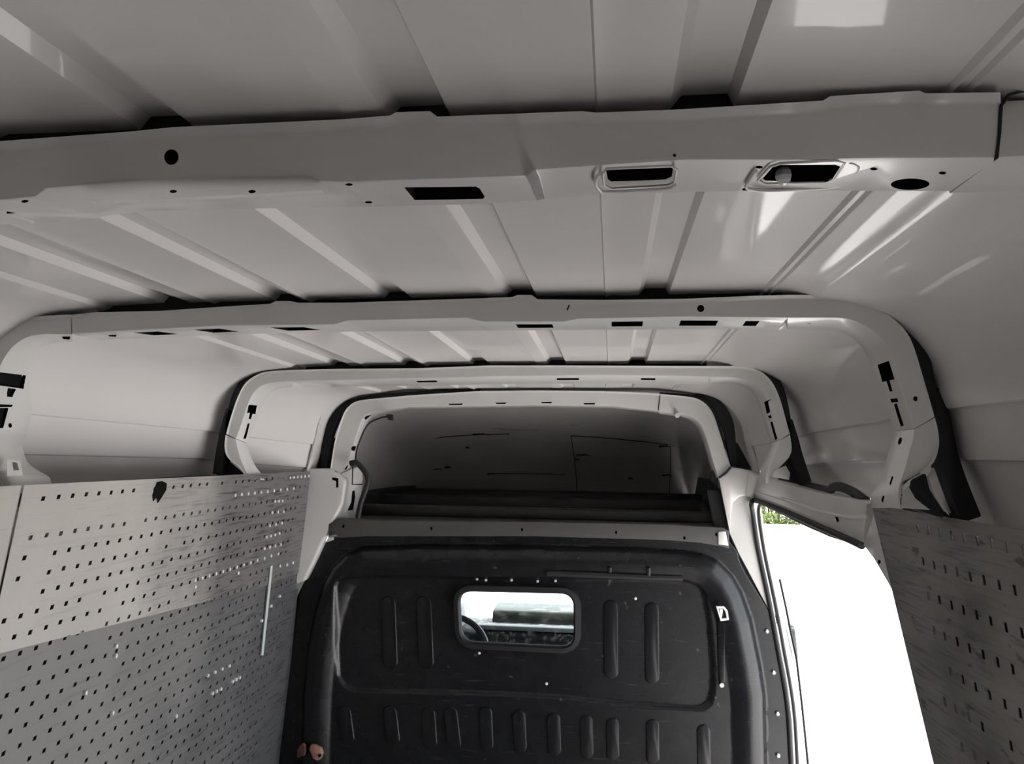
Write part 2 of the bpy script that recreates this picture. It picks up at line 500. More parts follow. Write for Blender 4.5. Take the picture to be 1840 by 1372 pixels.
def flange_holes(quads, I, N, y, yn, depth, sub=3):
    """holes drawn on the inward flange of a post: each outline is found on the flange surface itself"""
    from mathutils.bvhtree import BVHTree
    Ip = crom([PY(a, b, y) for a, b in I], sub); Np = crom([npt(k, yn) for k in N], sub)
    Ie = [i + (i - n) * 0.5 for i, n in zip(Ip, Np)]; Ne = [n + (n - i) * 0.8 for i, n in zip(Ip, Np)]
    vs = Ie + Ne; k = len(Ie)
    bv = BVHTree.FromPolygons(vs, [(i, i + 1, k + i + 1, k + i) for i in range(k - 1)])
    out = []
    for q in quads:
        pts, nn = [], Vector()
        for a, b in q:
            h, n, ix, di = bv.ray_cast(OFF, ray(a, b).normalized())
            if h is None: break
            if n.dot(h - OFF) < 0: n = -n
            pts.append(h); nn += n
        else:
            nn.normalize(); out.append(([p - nn * 0.02 for p in pts], nn * (depth + 0.02)))
    return out


def cutter(polys):
    """polys: list of (list of world points, world direction); pockets pressed into the sheet"""
    mb = MB()
    for pts, d in polys:
        d = Vector(d); pts = [Vector(p) - d.normalized() * 0.012 for p in pts]
        mb.prism(pts, d + d.normalized() * 0.012)
    return mb


def oval(cx, cy, rx, ry, n=14, rot=0.0):
    c, s = math.cos(rot), math.sin(rot)
    return [(cx + rx * math.cos(t) * c - ry * math.sin(t) * s, cy + rx * math.cos(t) * s + ry * math.sin(t) * c) for t in [2 * math.pi * k / n for k in range(n)]]


# --- bow 1, right overhead ------------------------------------------------
b1 = empty('roof_bow', rel(-0.345, 0.70, 0.23))
tag(b1, 'nearest white roof bow, right overhead, with taped edge and two rimmed black holes', 'roof bow', 'roof bows')
O1 = [(-60, 257), (0, 251), (230, 234), (310, 226), (610, 212), (700, 205), (711, 199), (772, 197), (785, 207), (1045, 197), (1072, 200), (1220, 194), (1480, 178), (1492, 170), (1653, 160), (1663, 165), (1798, 163)]
I1 = [(-60, 364), (0, 360), (62, 354), (82, 339), (262, 324), (552, 316), (572, 326), (620, 328), (944, 317), (964, 306), (1230, 288), (1400, 288), (1594, 285), (1792, 284)]
N1 = [(-160, 404), (0, 401), (162, 397), (225, 381), (600, 374), (870, 368), (1000, 358), (1090, 350), (1350, 344), (1712, 345), (1900, 338)]
ZU = 0.232


NU, DU = (-0.034, -0.037, 1.0), 0.2056             # the underside of bow 1


def under1(x, y, o=0.0):                               # a point on the underside of bow 1
    return PL(x, y, NU, DU + o)


upc = Vector((0, 0, 0.03))
polys = []
polys.append(([under1(*p) for p in [(726, 341), (745, 366), (868, 361), (871, 357), (862, 341), (855, 337)]], upc))
polys.append(([under1(*p) for p in [(1089, 315), (1094, 311), (1204, 306), (1210, 309), (1207, 325), (1196, 330), (1098, 335), (1092, 331)]], upc))
polys.append(([under1(*p) for p in [(1370, 322), (1388, 301), (1402, 296), (1500, 291), (1510, 294), (1494, 318), (1480, 323), (1376, 325)]], upc))
polys.append(([under1(*p) for p in oval(1635, 317, 35, 9.5, 20, -0.08)], upc))
polys.append(([under1(*p) for p in [(-60, 390), (-20, 385), (27, 396), (0, 399), (-60, 400)]], upc))
for (x, y) in [(44, 374), (252, 338), (310, 371), (396, 329), (452, 366), (627, 338), (662, 373), (1364, 302), (1340, 342), (1526, 338), (1570, 295), (1693, 295), (1647, 336)]:
    polys.append(([under1(*p) for p in oval(x, y, 7, 2.6, 8, -0.05)], upc * 0.5))
polys.append(([PY(*p, 0.68) for p in oval(308, 282, 13, 14, 16)], (0, 0.025, 0)))
polys.append(([PY(*p, 0.68) for p in oval(1212, 279, 3, 3, 8)], (0, 0.02, 0)))
beam = crossbeam('crossbeam', b1, O1, I1, N1, 0.68, 0.775, cutter(polys))
# the far ends, out of the frame, and the right end behind the joint
hoopx = [(0.300, 0.281, 0.233), (0.36, 0.281, 0.233), (0.42, 0.274, 0.226), (0.475, 0.250, 0.205), (0.515, 0.208, 0.172), (0.532, 0.165, 0.14), (0.545, 0.10, 0.085), (0.552, 0.03, 0.02), (0.54, -0.02, -0.03), (0.49, -0.085, -0.09)]


def side_post_rel(parent, name, sgn, y, yn, x0):
    O, I, N, Q = [], [], [], []
    for k, (x, zo, zi) in enumerate(hoopx):
        t = min(1, k / 4)
        xo = x if sgn > 0 else -0.69 - x
        ins = -sgn * (0.0 + 0.042 * t)
        O.append(rel(xo, y, zo)); I.append(rel(xo + ins, y, zi)); N.append(rel(xo + ins * 1.15, yn, zi)); Q.append(rel(xo + ins * 0.2, yn, zo))
    O, I, N, Q = crom(O), crom(I), crom(N), crom(Q)
    return ring_solid(O, I, N, Q).build(name, [WHITE2, CAVITY], parent, bevel=0.005, along=4)


o = side_post_rel(b1, 'side_post', 1, 0.682, 0.777, 0.3)
o = side_post_rel(b1, 'side_post', -1, 0.682, 0.777, -1.0)
# joint filler between the beam and the left post, out of frame
pL0 = PY(-60, 257, 0.68)
MB().loft([[Vector((x, 0.681, z0)), Vector((x, 0.681, z1)), Vector((x, 0.775, z1 - 0.003)), Vector((x, 0.775, z0))] for x, z0, z1 in ((rel(-0.99, 0, 0).x, rel(0, 0, 0.281).z, rel(0, 0, 0.233).z), (pL0.x + 0.002, rel(0, 0, 0.280).z, rel(0, 0, 0.224).z))]).build('beam_end', WHITE2, b1, bevel=0.004)
# pressed collars round the two rimmed holes, the swage, the pressed ridges
def edge_tube(name, pts, rad, mat, parent, closed=False, seg=8, flat=1.0, smooth=60):
    return MB().tube(pts, rad, seg, closed=closed, flat=flat).build(name, mat, parent, smooth=smooth)


ZR = ZU - 0.004
edge_tube('hole_rim', [under1(*p, -0.002) for p in [(1084, 311), (1090, 303), (1206, 298), (1216, 304), (1212, 327), (1199, 333), (1098, 339), (1085, 332)]], 0.0012, WHITE2, b1, closed=True)
edge_tube('hole_collar', crom([under1(*p, -0.002) for p in [(1079, 312), (1072, 320), (1071, 332), (1078, 341), (1092, 345), (1196, 339), (1212, 332)]], 3), 0.0017, WHITE2, b1)
edge_tube('hole_rim', [under1(*p, -0.002) for p in [(1362, 323), (1384, 299), (1402, 293), (1502, 288), (1518, 291), (1500, 319), (1484, 327), (1374, 330)]], 0.0012, WHITE2, b1, closed=True)
edge_tube('hole_collar', crom([under1(*p, -0.002) for p in [(1358, 307), (1341, 334), (1352, 340), (1395, 342), (1500, 335), (1520, 327), (1542, 302), (1538, 294), (1528, 291)]], 3), 0.0017, WHITE2, b1)
edge_tube('pressed_ridge', [under1(*p, -0.002) for p in [(1592, 287), (1571, 306), (1546, 336)]], 0.0016, WHITE2, b1)
edge_tube('pressed_ridge', [under1(*p, -0.002) for p in [(1603, 297), (1585, 318), (1560, 341)]], 0.0015, WHITE2, b1)
mb = MB()
sw = [(162, 361), (230, 359), (300, 356), (380, 352), (450, 349), (577, 341)]
mb.loft([[under1(x, y, 0.001), under1(x, y, -0.0052), under1(x, y, -0.0052) + Vector((0, 0.004, 0.001)), under1(x, y, 0.001) + Vector((0, 0.009, 0))] for x, y in sw])
mb.build('pressed_swage', WHITE2, b1)
# joint line at the right end of the beam
edge_tube('joint_seam', [PY(*p, 0.679) for p in [(1840, 163), (1812, 170), (1799, 190), (1796, 240), (1791, 283)]] + [under1(1750, 315), under1(1712, 344)], 0.0013, RUBBER, b1)
tape = MB().prism([under1(*p, -0.003) for p in [(945, 318), (964, 308), (970, 320), (979, 357), (965, 361), (955, 335)]], (0, 0, 0.002)).build('tape_strip', TAPE)
tag(tape, 'crumpled strip of silvery tape stuck under the nearest roof bow', 'tape')
# lamp in the right hand hole
mb = MB()
c = under1(1408, 308, 0.002)
rings = []
for k in range(7):
    a = -math.pi / 2 + math.pi * k / 6
    rr = 0.0063 * (math.cos(a) + 0.02)
    rings.append([c + Vector((rr * math.cos(t) * (1 + 0.12 * (j % 2)), rr * math.sin(t) * (1 + 0.12 * (j % 2)), 0.0085 * math.sin(a) - 0.004)) for j, t in enumerate([2 * math.pi * q / 10 for q in range(10)])])
mb.loft(rings)
lamp = empty('cargo_lamp', c)
tag(lamp, 'small clear faceted bulb poking out of the slanted hole in the nearest roof bow', 'bulb')
mb.build('bulb', CRYSTAL, lamp, smooth=15)
MB().tube([c + Vector((0, 0, 0.003)), c + Vector((0, 0, 0.028))], 0.004, 10).build('socket', RUBBER, lamp)

# --- bow 2 -----------------------------------------------------------------
b2 = empty('roof_bow.001', rel(-0.345, 1.55, -0.10))
tag(b2, 'second white roof bow, a full arch from left edge to right with square black holes', 'roof bow', 'roof bows')
O2 = [(128, 565), (175, 560), (283, 558), (387, 551), (470, 546), (485, 545), (495, 540), (520, 540), (535, 543), (620, 543), (745, 539), (920, 533), (930, 529), (955, 529), (966, 537), (1085, 538), (1230, 536), (1345, 531), (1415, 529)]
I2 = [(130, 600), (236, 593), (404, 585), (600, 583), (625, 576), (839, 571), (858, 576), (873, 578), (1014, 578), (1038, 573), (1230, 569), (1415, 571)]
N2 = [(120, 613), (236, 609), (404, 601), (630, 596), (900, 594), (1230, 592), (1440, 592)]
Y2 = 1.5
polys = []
for q in [[(246, 592), (290, 593), (307, 599), (262, 598)], [(355, 588), (400, 588), (421, 592), (375, 593)], [(490, 592), (550, 592), (559, 597), (503, 597)],
          [(928, 585), (993, 584), (994, 589), (932, 590)], [(1099, 574), (1155, 573), (1153, 578), (1101, 579)], [(1222, 572), (1289, 572), (1287, 576), (1222, 576)], [(1338, 577), (1363, 577), (1361, 580), (1340, 580)]]:
    x0, x1 = PY(q[0][0], q[0][1], 1.54).x, PY(q[1][0], q[1][1], 1.54).x
    zc = PY((q[0][0] + q[1][0]) / 2, (q[0][1] + q[2][1]) / 2, 1.545).z
    sk = 0.02 if q[2][0] > q[1][0] + 5 else 0.0
    polys.append(([Vector((x0, 1.527, zc)), Vector((x1, 1.527, zc)), Vector((x1 + sk, 1.568, zc)), Vector((x0 + sk, 1.568, zc))], (0, 0, 0.022)))
polys.append(([PY(*p, Y2) for p in oval(1259, 554, 6.5, 6.5, 12)], (0, 0.025, 0)))
polys.append(([PY(*p, Y2) for p in [(1018, 556), (1022, 547), (1024, 548), (1020, 558)]], (0, 0.02, 0)))
crossbeam('crossbeam', b2, O2, I2, N2, Y2, 1.60, cutter(polys), lip=0.007)
R_O = [(1415, 529), (1470, 529), (1517, 531), (1543, 536), (1577, 551), (1607, 573), (1631, 598), (1645, 629), (1658, 672), (1671, 716), (1680, 748)]
R_I = [(1415, 571), (1470, 571), (1513, 572), (1538, 578), (1563, 591), (1584, 609), (1597, 632), (1605, 652), (1616, 688), (1630, 733), (1643, 770)]
R_N = [(1415, 592, 1.6), (1463, 593, 1.6), (1501, 595, 1.61), (1519, 601, 1.62), (1536, 612, 1.63), (1549, 626, 1.64), (1558, 643, 1.65), (1564, 662, 1.65), (1576, 694, 1.65), (1592, 738, 1.63), (1608, 773, 1.61)]


hR = flange_holes([[(1577, 655), (1597, 648), (1607, 681), (1585, 686)], [(1591, 680), (1598, 683), (1604, 703), (1599, 703)],
                 [(1600, 716), (1613, 715), (1614, 722), (1602, 723)], [(1607, 726), (1612, 724), (1624, 764), (1619, 766)]], R_I, R_N, 1.5, 1.6, 0.03)
hR.append(([PY(*p, Y2) for p in oval(1645, 716, 4, 4.5, 10)], (0, 0.02, 0)))
post('side_post', b2, R_O, R_I, R_N, Y2, 1.6, cutter(hR))
G_O = [(1680, 750), (1686, 775), (1687, 802), (1678, 830), (1655, 850), (1630, 866), (1622, 885), (1622, 912)]
G_I = [(1643, 771), (1640, 790), (1634, 812), (1627, 838), (1619, 862), (1615, 876), (1613, 888), (1614, 912)]
G_N = [(1610, 774), (1604, 790), (1597, 812), (1589, 838), (1582, 862), (1572, 878), (1564, 892), (1565, 912)]
hG = flange_holes([oval(1617, 792, 3.2, 7, 10, 0.35), [(1583, 898), (1586, 890), (1589, 891), (1586, 904)], [(1598, 868), (1602, 855), (1605, 856), (1600, 872)]], G_I, G_N, 1.5, 1.6, 0.02)
post('foot_bracket', b2, G_O, G_I, G_N, Y2 + 0.001, 1.601, cutter(hG))
L_O = [(128, 565), (98, 566), (64, 569), (34, 575), (13, 583), (-3, 594), (-22, 612), (-42, 645), (-55, 690), (-62, 735)]
L_I = [(130, 600), (104, 600), (77, 600), (50, 605), (27, 619), (10, 639), (0, 659), (-14, 700), (-24, 740), (-30, 770)]
L_N = [(130, 614), (110, 616), (96, 622), (82, 633), (72, 648), (66, 664), (62, 690), (60, 715), (56, 750), (50, 775)]
hL = flange_holes([[(-3, 668), (46, 674), (40, 698), (-9, 691)], [(13, 696.5), (28, 698.5), (21, 713), (11, 712)],
                 [(-14, 725), (22, 727), (20, 731), (-16, 731)], [(-1, 732.5), (15, 732.5), (6, 769), (-6, 769)], oval(18.5, 764, 3.5, 4.5, 8), oval(26, 777, 2.4, 1.2, 6)], L_I, L_N, 1.5, 1.68, 0.006)
post('side_post', b2, L_O, L_I, L_N, Y2, 1.68, cutter(hL))
H_O = [(-62, 737), (-60, 790), (-45, 830), (-20, 850), (0, 862), (3, 888)]
H_I = [(-30, 771), (-22, 805), (-8, 835), (8, 855), (18, 868), (22, 888)]
H_N = [(50, 776), (38, 805), (41, 838), (50, 852), (62, 868), (64, 884)]
post('foot_bracket', b2, H_O, H_I, H_N, Y2 + 0.001, 1.681)
# small dashes under the left shoulder
for q in ([(112, 607), (126, 607), (125, 610), (114, 609)], [(193, 601), (209, 602), (208, 605), (196, 604)], [(1446, 577), (1460, 578), (1456, 581), (1448, 580)]):
    MB().prism([PZ(a, b, PY(a, b, 1.54).z - OFF.z) for a, b in q], (0, 0, 0.003)).build('drain_slot', CAVITY, b2, smooth=0)
# sticker with grey print on the left foot
for nm, q, mt_, off in (('sticker', [(-8, 836), (17, 837), (22, 864), (-8, 866)], PAPER, 0.0015), ('printed_block', [(4, 843), (13, 844), (16, 857), (7, 858)], INK, 0.0022)):
    fh = flange_holes([q], H_I, H_N, 1.5, 1.681, 1.0)
    if fh:
        MB().prism([p - fh[0][1] * off for p in fh[0][0]], fh[0][1] * 0.001).build(nm, mt_, b2, smooth=0)


def seal_strip(parent, edge, y, w, name='sealing_foam', depth=0.05, mat=FOAM_SHADE, sub=3):
    """foam strip that fills the gap between the bow and the roof skin"""
    a = crom([PY(px, py, y + 0.012) for px, py in edge], sub)
    n = len(a); rings = []
    c = rel(-0.345, y, 0.0)
    for i, p in enumerate(a):
        t = (a[min(i + 1, n - 1)] - a[max(i - 1, 0)]).normalized()
        nn = Vector((t.z, 0, -t.x))
        if nn.dot(p - c) < 0: nn = -nn
        ww = w[0] + (w[1] - w[0]) * math.sin(math.pi * min(1, max(0, i / (n - 1)))) if isinstance(w, tuple) else w
        rings.append([p - nn * 0.012, p + nn * ww, p + nn * ww + Vector((0, depth, 0)), p - nn * 0.012 + Vector((0, depth, 0))])
    return MB().loft(rings).build(name, mat, parent, bevel=0.003)


seal_strip(b2, R_O[1:], 1.5, (0.006, 0.026))
seal_strip(b2, [(1672, 700), (1684, 745), (1693, 790), (1704, 835), (1720, 880), (1742, 935)], 1.5, 0.022)
seal_strip(b2, L_O[1:], 1.5, (0.004, 0.018))
mb = MB()
g = [(1690, 800), (1697, 826), (1706, 850), (1712, 885), (1728, 925), (1700, 920), (1680, 890), (1668, 858), (1684, 832)]
mb.prism([PY(*p, 1.545) for p in g], (0, 0.012, 0)).build('gap_plate', PRIMER, b2, bevel=0.003)
mb = MB()
g = [(1664, 850), (1672, 880), (1695, 915), (1720, 938), (1640, 915), (1636, 880), (1640, 862)]
mb.prism([PY(*p, 1.553) for p in g], (0, 0.012, 0)).build('gap_filler', FOAM_SHADE, b2, bevel=0.003)
mb = MB()
g = [(1632, 872), (1645, 895), (1672, 916), (1618, 912), (1616, 890)]
mb.prism([PY(*p, 1.549) for p in g], (0, 0.004, 0)).build('gap_plate', PRIMER, b2, bevel=0.001)

# --- bow 3 -----------------------------------------------------------------
Y3 = 2.5
b3 = empty('roof_bow.002', rel(-0.345, 2.55, -0.08))
tag(b3, 'third white roof bow, narrower arch with black gap on its left, beyond the second', 'roof bow', 'roof bows')
O3 = [(526, 664), (610, 662), (751, 661), (880, 656), (1001, 656), (1230, 657), (1276, 657)]
I3 = [(526, 684), (610, 683), (812, 679), (913, 676), (1082, 674), (1230, 676), (1276, 678)]
N3 = [(520, 696), (610, 695), (812, 692), (913, 690), (1082, 689), (1230, 690), (1290, 691)]
polys = []
for q in [(748, 784, 686), (1000, 1040, 684), (1152, 1178, 683)]:
    x0, x1 = PY(q[0], q[2], 2.53).x, PY(q[1], q[2], 2.53).x
    zc = PY(q[0], q[2], 2.535).z
    polys.append(([Vector((x0, 2.528, zc)), Vector((x1, 2.528, zc)), Vector((x1, 2.552, zc)), Vector((x0, 2.552, zc))], (0, 0, 0.015)))
crossbeam('crossbeam', b3, O3, I3, N3, Y3, 2.60, cutter(polys), bevel=0.004, lip=0.007)
R3O = [(1276, 657), (1310, 657), (1335, 658), (1362, 664), (1382, 679), (1395, 699), (1405, 726), (1415, 763), (1420, 779)]
R3I = [(1276, 678), (1308, 678), (1331, 680), (1352, 687), (1369, 701), (1379, 720), (1386, 740), (1395, 772), (1401, 790)]
R3N = [(1275, 690), (1308, 690), (1326, 692), (1343, 698), (1356, 712), (1363, 728), (1369, 748), (1378, 778), (1383, 796)]
h = flange_holes([[(1373, 722), (1379, 719), (1384, 740), (1378, 743)], [(1380, 747), (1385, 745), (1387, 750), (1382, 751)], [(1384, 758), (1388, 757), (1397, 788), (1393, 790)]], R3I, R3N, 2.5, 2.6, 0.025)
post('side_post', b3, R3O, R3I, R3N, Y3, 2.6, cutter(h), bevel=0.004)
post('foot_bracket', b3, [(1420, 781), (1423, 804), (1420, 817), (1409, 831), (1392, 842), (1384, 852), (1384, 868)], [(1401, 791), (1396, 806), (1390, 822), (1384, 835), (1380, 845), (1376, 856), (1376, 868)],
     [(1383, 797), (1379, 812), (1373, 828), (1368, 838), (1366, 848), (1364, 858), (1364, 868)], Y3 + 0.001, 2.601, bevel=0.004)
L3O = [(526, 664), (489, 666), (465, 671), (442, 686), (428, 710), (418, 737), (411, 760), (406, 779)]
L3I = [(526, 684), (492, 687), (470, 693), (454, 708), (444, 730), (437, 752), (431, 770), (424, 788)]
L3N = [(526, 695), (504, 698), (490, 704), (478, 718), (468, 738), (460, 760), (452, 778), (444, 795)]
h = flange_holes([[(447, 727), (462, 728), (459, 744), (454, 743), (451, 753), (447, 752), (449, 741), (444, 742)], [(445, 761), (449, 760), (442, 788), (437, 788)], [(438, 797), (442, 803), (437, 804)]], L3I, L3N, 2.5, 2.6, 0.025)
post('side_post', b3, L3O, L3I, L3N, Y3, 2.6, cutter(h), bevel=0.004)
post('foot_bracket', b3, [(405, 781), (403, 800), (406, 817), (415, 828), (428, 838), (436, 848), (440, 862)], [(424, 789), (426, 800), (430, 815), (434, 828), (439, 840), (443, 850), (446, 862)],
     [(443, 796), (447, 808), (452, 822), (458, 834), (464, 843), (470, 850), (476, 862)], Y3 + 0.001, 2.601, bevel=0.004)
seal_strip(b3, R3O[1:], 2.5, (0.005, 0.022))
seal_strip(b3, [(1413, 755), (1424, 790), (1432, 820), (1448, 868)], 2.5, 0.018)
seal_strip(b3, L3O[1:], 2.5, (0.006, 0.020))
seal_strip(b3, [(416, 736), (405, 775), (398, 810), (392, 852)], 2.5, 0.020)
MB().prism([PY(*p, 2.545) for p in [(1422, 818), (1432, 850), (1448, 872), (1400, 862), (1396, 846)]], (0, 0.012, 0)).build('gap_filler', FOAM_SHADE, b3, bevel=0.003)
MB().prism([PY(*p, 2.54) for p in [(1412, 836), (1420, 850), (1418, 862), (1388, 856), (1392, 845)]], (0, 0.004, 0)).build('gap_plate', PRIMER, b3, bevel=0.001)
MB().prism([PY(*p, 2.545) for p in [(402, 800), (412, 830), (436, 850), (440, 862), (388, 862), (394, 820)]], (0, 0.012, 0)).build('gap_filler', FOAM_SHADE, b3, bevel=0.003)

def gap_shade(parent, y, x0, x1, okeys, o):  # black strip added as the shade in the open gap above a bow
    sec = sorted(roof_section(y + 0.015)); n = 160; rings = []
    xs_ = [p[0] for p in sec]; zs_ = [p[1] for p in sec]
    pts = [PY(k[0], k[1], y) - OFF for k in okeys]
    px_ = [p.x for p in pts]; pz_ = [p.z for p in pts]
    for i in range(n + 1):
        x = x0 + (x1 - x0) * i / n
        zt = float(np.interp(x, xs_, zs_)) + 0.001; zb = float(np.interp(x, px_, pz_)) - 0.006
        rings.append([rel(x, y + o, zb), rel(x, y + o, zt), rel(x, y + o + 0.03, zt), rel(x, y + o + 0.03, zb)])
    return MB().loft(rings).build('gap_shade', FOAM_SHADE, parent)


gap_shade(b1, 0.68, -0.60, 0.36, O1, 0.022)
gap_shade(b2, 1.5, -1.02, 0.34, O2, 0.036)
gap_shade(b3, 2.5, -0.97, 0.28, O3, 0.05)

# --- bow 4: the front hoop over the bulkhead -----------------------------------
Y4 = 3.05
b4 = empty('roof_bow.003', rel(-0.3, 3.08, -0.08))
tag(b4, 'front white hoop above the black bulkhead, framing the dark overhead space', 'roof bow', 'roof bows')
O4 = [(735, 710), (764, 708), (860, 702), (967, 701), (1080, 702), (1160, 705), (1185, 707)]
I4 = [(735, 731), (860, 729), (960, 727), (1100, 729), (1185, 738)]
N4 = [(735, 735), (860, 733), (960, 731), (1100, 733), (1190, 742)]
polys = []
for q in [(806, 832, 726), (890, 910, 724), (972, 992, 723), (1048, 1070, 725)]:
    polys.append(([PY(a, b, Y4) for a, b in [(q[0], q[2] - 1), (q[1], q[2] - 1.4), (q[1] - 2, q[2] + 1.4), (q[0] + 2, q[2] + 1.4)]], (0, 0.02, 0)))
crossbeam('crossbeam', b4, O4, I4, N4, Y4, 3.11, cutter(polys), step=12, bevel=0.004, lip=0.007)
post('side_post', b4, [(1185, 707), (1235, 712), (1258, 718), (1274, 731), (1284, 749), (1293, 776), (1303, 808), (1313, 837)],
     [(1185, 738), (1215, 742), (1240, 747), (1256, 758), (1266, 778), (1275, 806), (1282, 832), (1291, 857)],
     [(1185, 744), (1212, 747), (1234, 752), (1249, 763), (1259, 782), (1268, 809), (1275, 835), (1284, 860)], Y4, 3.11, bevel=0.008)
post('side_post', b4, [(735, 710), (703, 713), (646, 719), (627, 729), (617, 743), (609, 766), (601, 794), (593, 843)],
     [(735, 731), (700, 735), (668, 741), (651, 754), (642, 777), (633, 806), (623, 830), (611, 853)],
     [(735, 735), (702, 740), (674, 747), (660, 760), (651, 782), (643, 810), (633, 834), (620, 858)], Y4, 3.11, bevel=0.008,
     cuts=cutter([([PY(*p, Y4) for p in oval(662, 750, 9, 4.5, 12, -0.35)], (0, 0.03, 0)), ([PY(*p, Y4) for p in oval(635.5, 806, 4.6, 5, 10)], (0, 0.03, 0)), ([PY(*p, Y4) for p in [(617, 843), (621, 836), (622, 838), (618, 845)]], (0, 0.03, 0))]))
edge_tube('joint_seam', [PY(1186, 708, 3.048), PY(1183, 737, 3.048)], 0.0015, RUBBER, b4)
edge_tube('joint_seam', [PY(1313, 839, 3.04), PY(1304, 850, 3.04), PY(1292, 858, 3.04)], 0.004, RUBBER, b4)
edge_tube('joint_seam', [PY(594, 845, 3.03), PY(603, 848, 3.03), PY(609, 854, 3.03)], 0.004, RUBBER, b4)
seal_strip(b4, [(860, 702), (764, 708), (703, 713), (646, 719), (627, 729)], 3.05, (0.008, 0.014), depth=0.03)
seal_strip(b4, [(640, 718), (612, 738), (598, 765), (590, 790), (582, 843)], 3.06, (0.006, 0.04), depth=0.03)
seal_strip(b4, [(1185, 707), (1235, 712), (1258, 718), (1274, 731), (1284, 749), (1293, 776), (1303, 808)], 3.05, (0.006, 0.012), depth=0.03)
seal_strip(b4, [(1245, 712), (1275, 722), (1296, 750), (1308, 780), (1320, 838)], 3.06, (0.006, 0.035), depth=0.03)
MB().prism([PY(*p, 3.095) for p in [(1300, 790), (1326, 796), (1353, 846), (1316, 842)]], (0, 0.02, 0)).build('gap_filler', FOAM_SHADE, b4, bevel=0.004)  # black block added for the shade beside the right leg
MB().prism([PY(*p, 3.085) for p in [(580, 790), (604, 786), (598, 846), (566, 846)]], (0, 0.02, 0)).build('gap_filler', FOAM_SHADE, b4, bevel=0.004)
# white clip
cl = MB().tube([PY(1217, 746, 3.035), PY(1217, 746, 3.06)], 0.009, 10).build('trim_clip', BRIGHT)
tag(cl, 'small round white clip at the top right of the front hoop', 'clip')

# ------------------------------------------------------------------ overhead space in front of the front hoop
mb = MB()
zt0 = max(z for x, z in roof_section(3.04, True))
prof = [(3.015, zt0 + 0.016), (3.055, zt0 - 0.004), (3.12, 0.217), (3.32, 0.195), (3.62, 0.125), (3.95, 0.022), (4.22, -0.09), (4.38, -0.19), (4.45, -0.29)]
base = roof_section(3.04, True)
zt = max(z for x, z in base)
rings = []
for k, (y, z) in enumerate(prof):
    q = max(0.18, 1 - 0.11 * max(0, k - 1)); w = 1.002 - 0.006 * k
    rings.append([rel(-0.31 + (x + 0.31) * w, y, z + 0.004 + (zz - zt) * q) for x, zz in base])
mb.loft(rings, closed=False)
wf = mb.build('wall_front', PRIMER, solid=0.006, smooth=50)
tag(wf, 'sloping grey primed front of the raised roof with scratches and rust marks, behind the front hoop', kind='structure')
# pencilled outline marks left on the slope
mk = [[(736, 792), (800, 783), (860, 779), (915, 778)], [(736, 792), (745, 824), (756, 858)], [(1026, 781), (1080, 784), (1160, 792), (1215, 799)], [(1026, 781), (1032, 820), (1036, 860), (1038, 892)], [(1205, 800), (1204, 850), (1202, 890)], [(885, 849), (1015, 850)]]


def slope_point(px, py):
    d = ray(px, py)
    for (ya, za), (yb, zb) in zip(prof, prof[1:]):
        # straight piece z = za + (zb-za)*(y-ya)/(yb-ya)
        k = (zb - za) / (yb - ya)
        den = d.z - k * d.y
        if abs(den) < 1e-9: continue
        t = (za - k * ya) / den
        if ya - 1e-6 <= t * d.y <= yb + 1e-6: return OFF + d * t + Vector((0, -0.004, -0.004))
    return PY(px, py, 3.9)


mb = MB()
for ln in mk:
    mb.tube([slope_point(*p) for p in ln], 0.0022, 5)
mb.build('scribed_mark', DARKST, wf)
mb = MB()
for (x, y, l) in [(1036, 816, 26), (1034, 824, 8), (1184, 800, 22), (800, 838, 12), (876, 850, 14), (780, 841, 16), (850, 779, 30), (1190, 852, 18), (1130, 858, 8), (838, 803, 7)]:
    mb.tube([slope_point(x, y), slope_point(x + l * 0.6, y - 1.0), slope_point(x + l, y + 1)], [0.005, 0.004, 0.001], 5)
mb.build('rust_scab', paint('rust_scab', (0.07, 0.035, 0.02), rough=0.9, var=0.4, scale=60), wf)

mb = MB()
mb.box(rel(-1.20, 3.12, -0.30), rel(0.40, 4.50, -0.275))
mb.box(rel(-1.25, 3.10, -0.30), rel(-1.03, 4.5, -0.20)); mb.box(rel(0.42, 3.20, -0.30), rel(0.49, 4.5, -0.13))  # side blocks added to plug light leaks
trim = mb.build('trim_1', DARKST)
tag(trim, 'dark cab roof panel behind the header rail', kind='structure')
for k, (y, z0, z1) in enumerate([(3.30, -0.275, -0.235), (3.70, -0.275, -0.215), (4.05, -0.275, -0.205)]):
    rb = MB().box(rel(-1.05, y, z0), rel(0.42, y + 0.10, z1)).build('roof_rib', DARKST, trim, bevel=0.012)

# ------------------------------------------------------------------ header rail above the bulkhead
rail = empty('header_rail', rel(-0.32, 3.03, -0.33))
tag(rail, 'grey steel header rail with small holes along the top of the black bulkhead', 'rail')
ok = [(596, 938), (610, 931), (628, 933), (660, 935), (960, 938), (1200, 942), (1300, 948), (1308, 953)]
ik = [(590, 964), (610, 966), (660, 963), (960, 963), (1200, 970), (1260, 975), (1300, 982), (1310, 985)]
xs = sorted(set(k[0] for k in ok + ik))
O = [PY(x, interp(ok, x), 3.02) for x in xs]; I = [PY(x, interp(ik, x), 3.02) for x in xs]
cuts = cutter([([PY(*p, 3.02) for p in oval(a, b, 2.2, 3.2, 8)], (0, 0.015, 0)) for a, b in [(617, 945), (775, 949), (938, 951), (1107, 956), (1230, 966), (1287, 960)]])
MB().loft([[o, i, i + Vector((0, 0.05, 0)), o + Vector((0, 0.06, 0))] for o, i in zip(O, I)]).build('rail_channel', [RAIL, CAVITY], rail, bevel=0.004, cut=cuts)
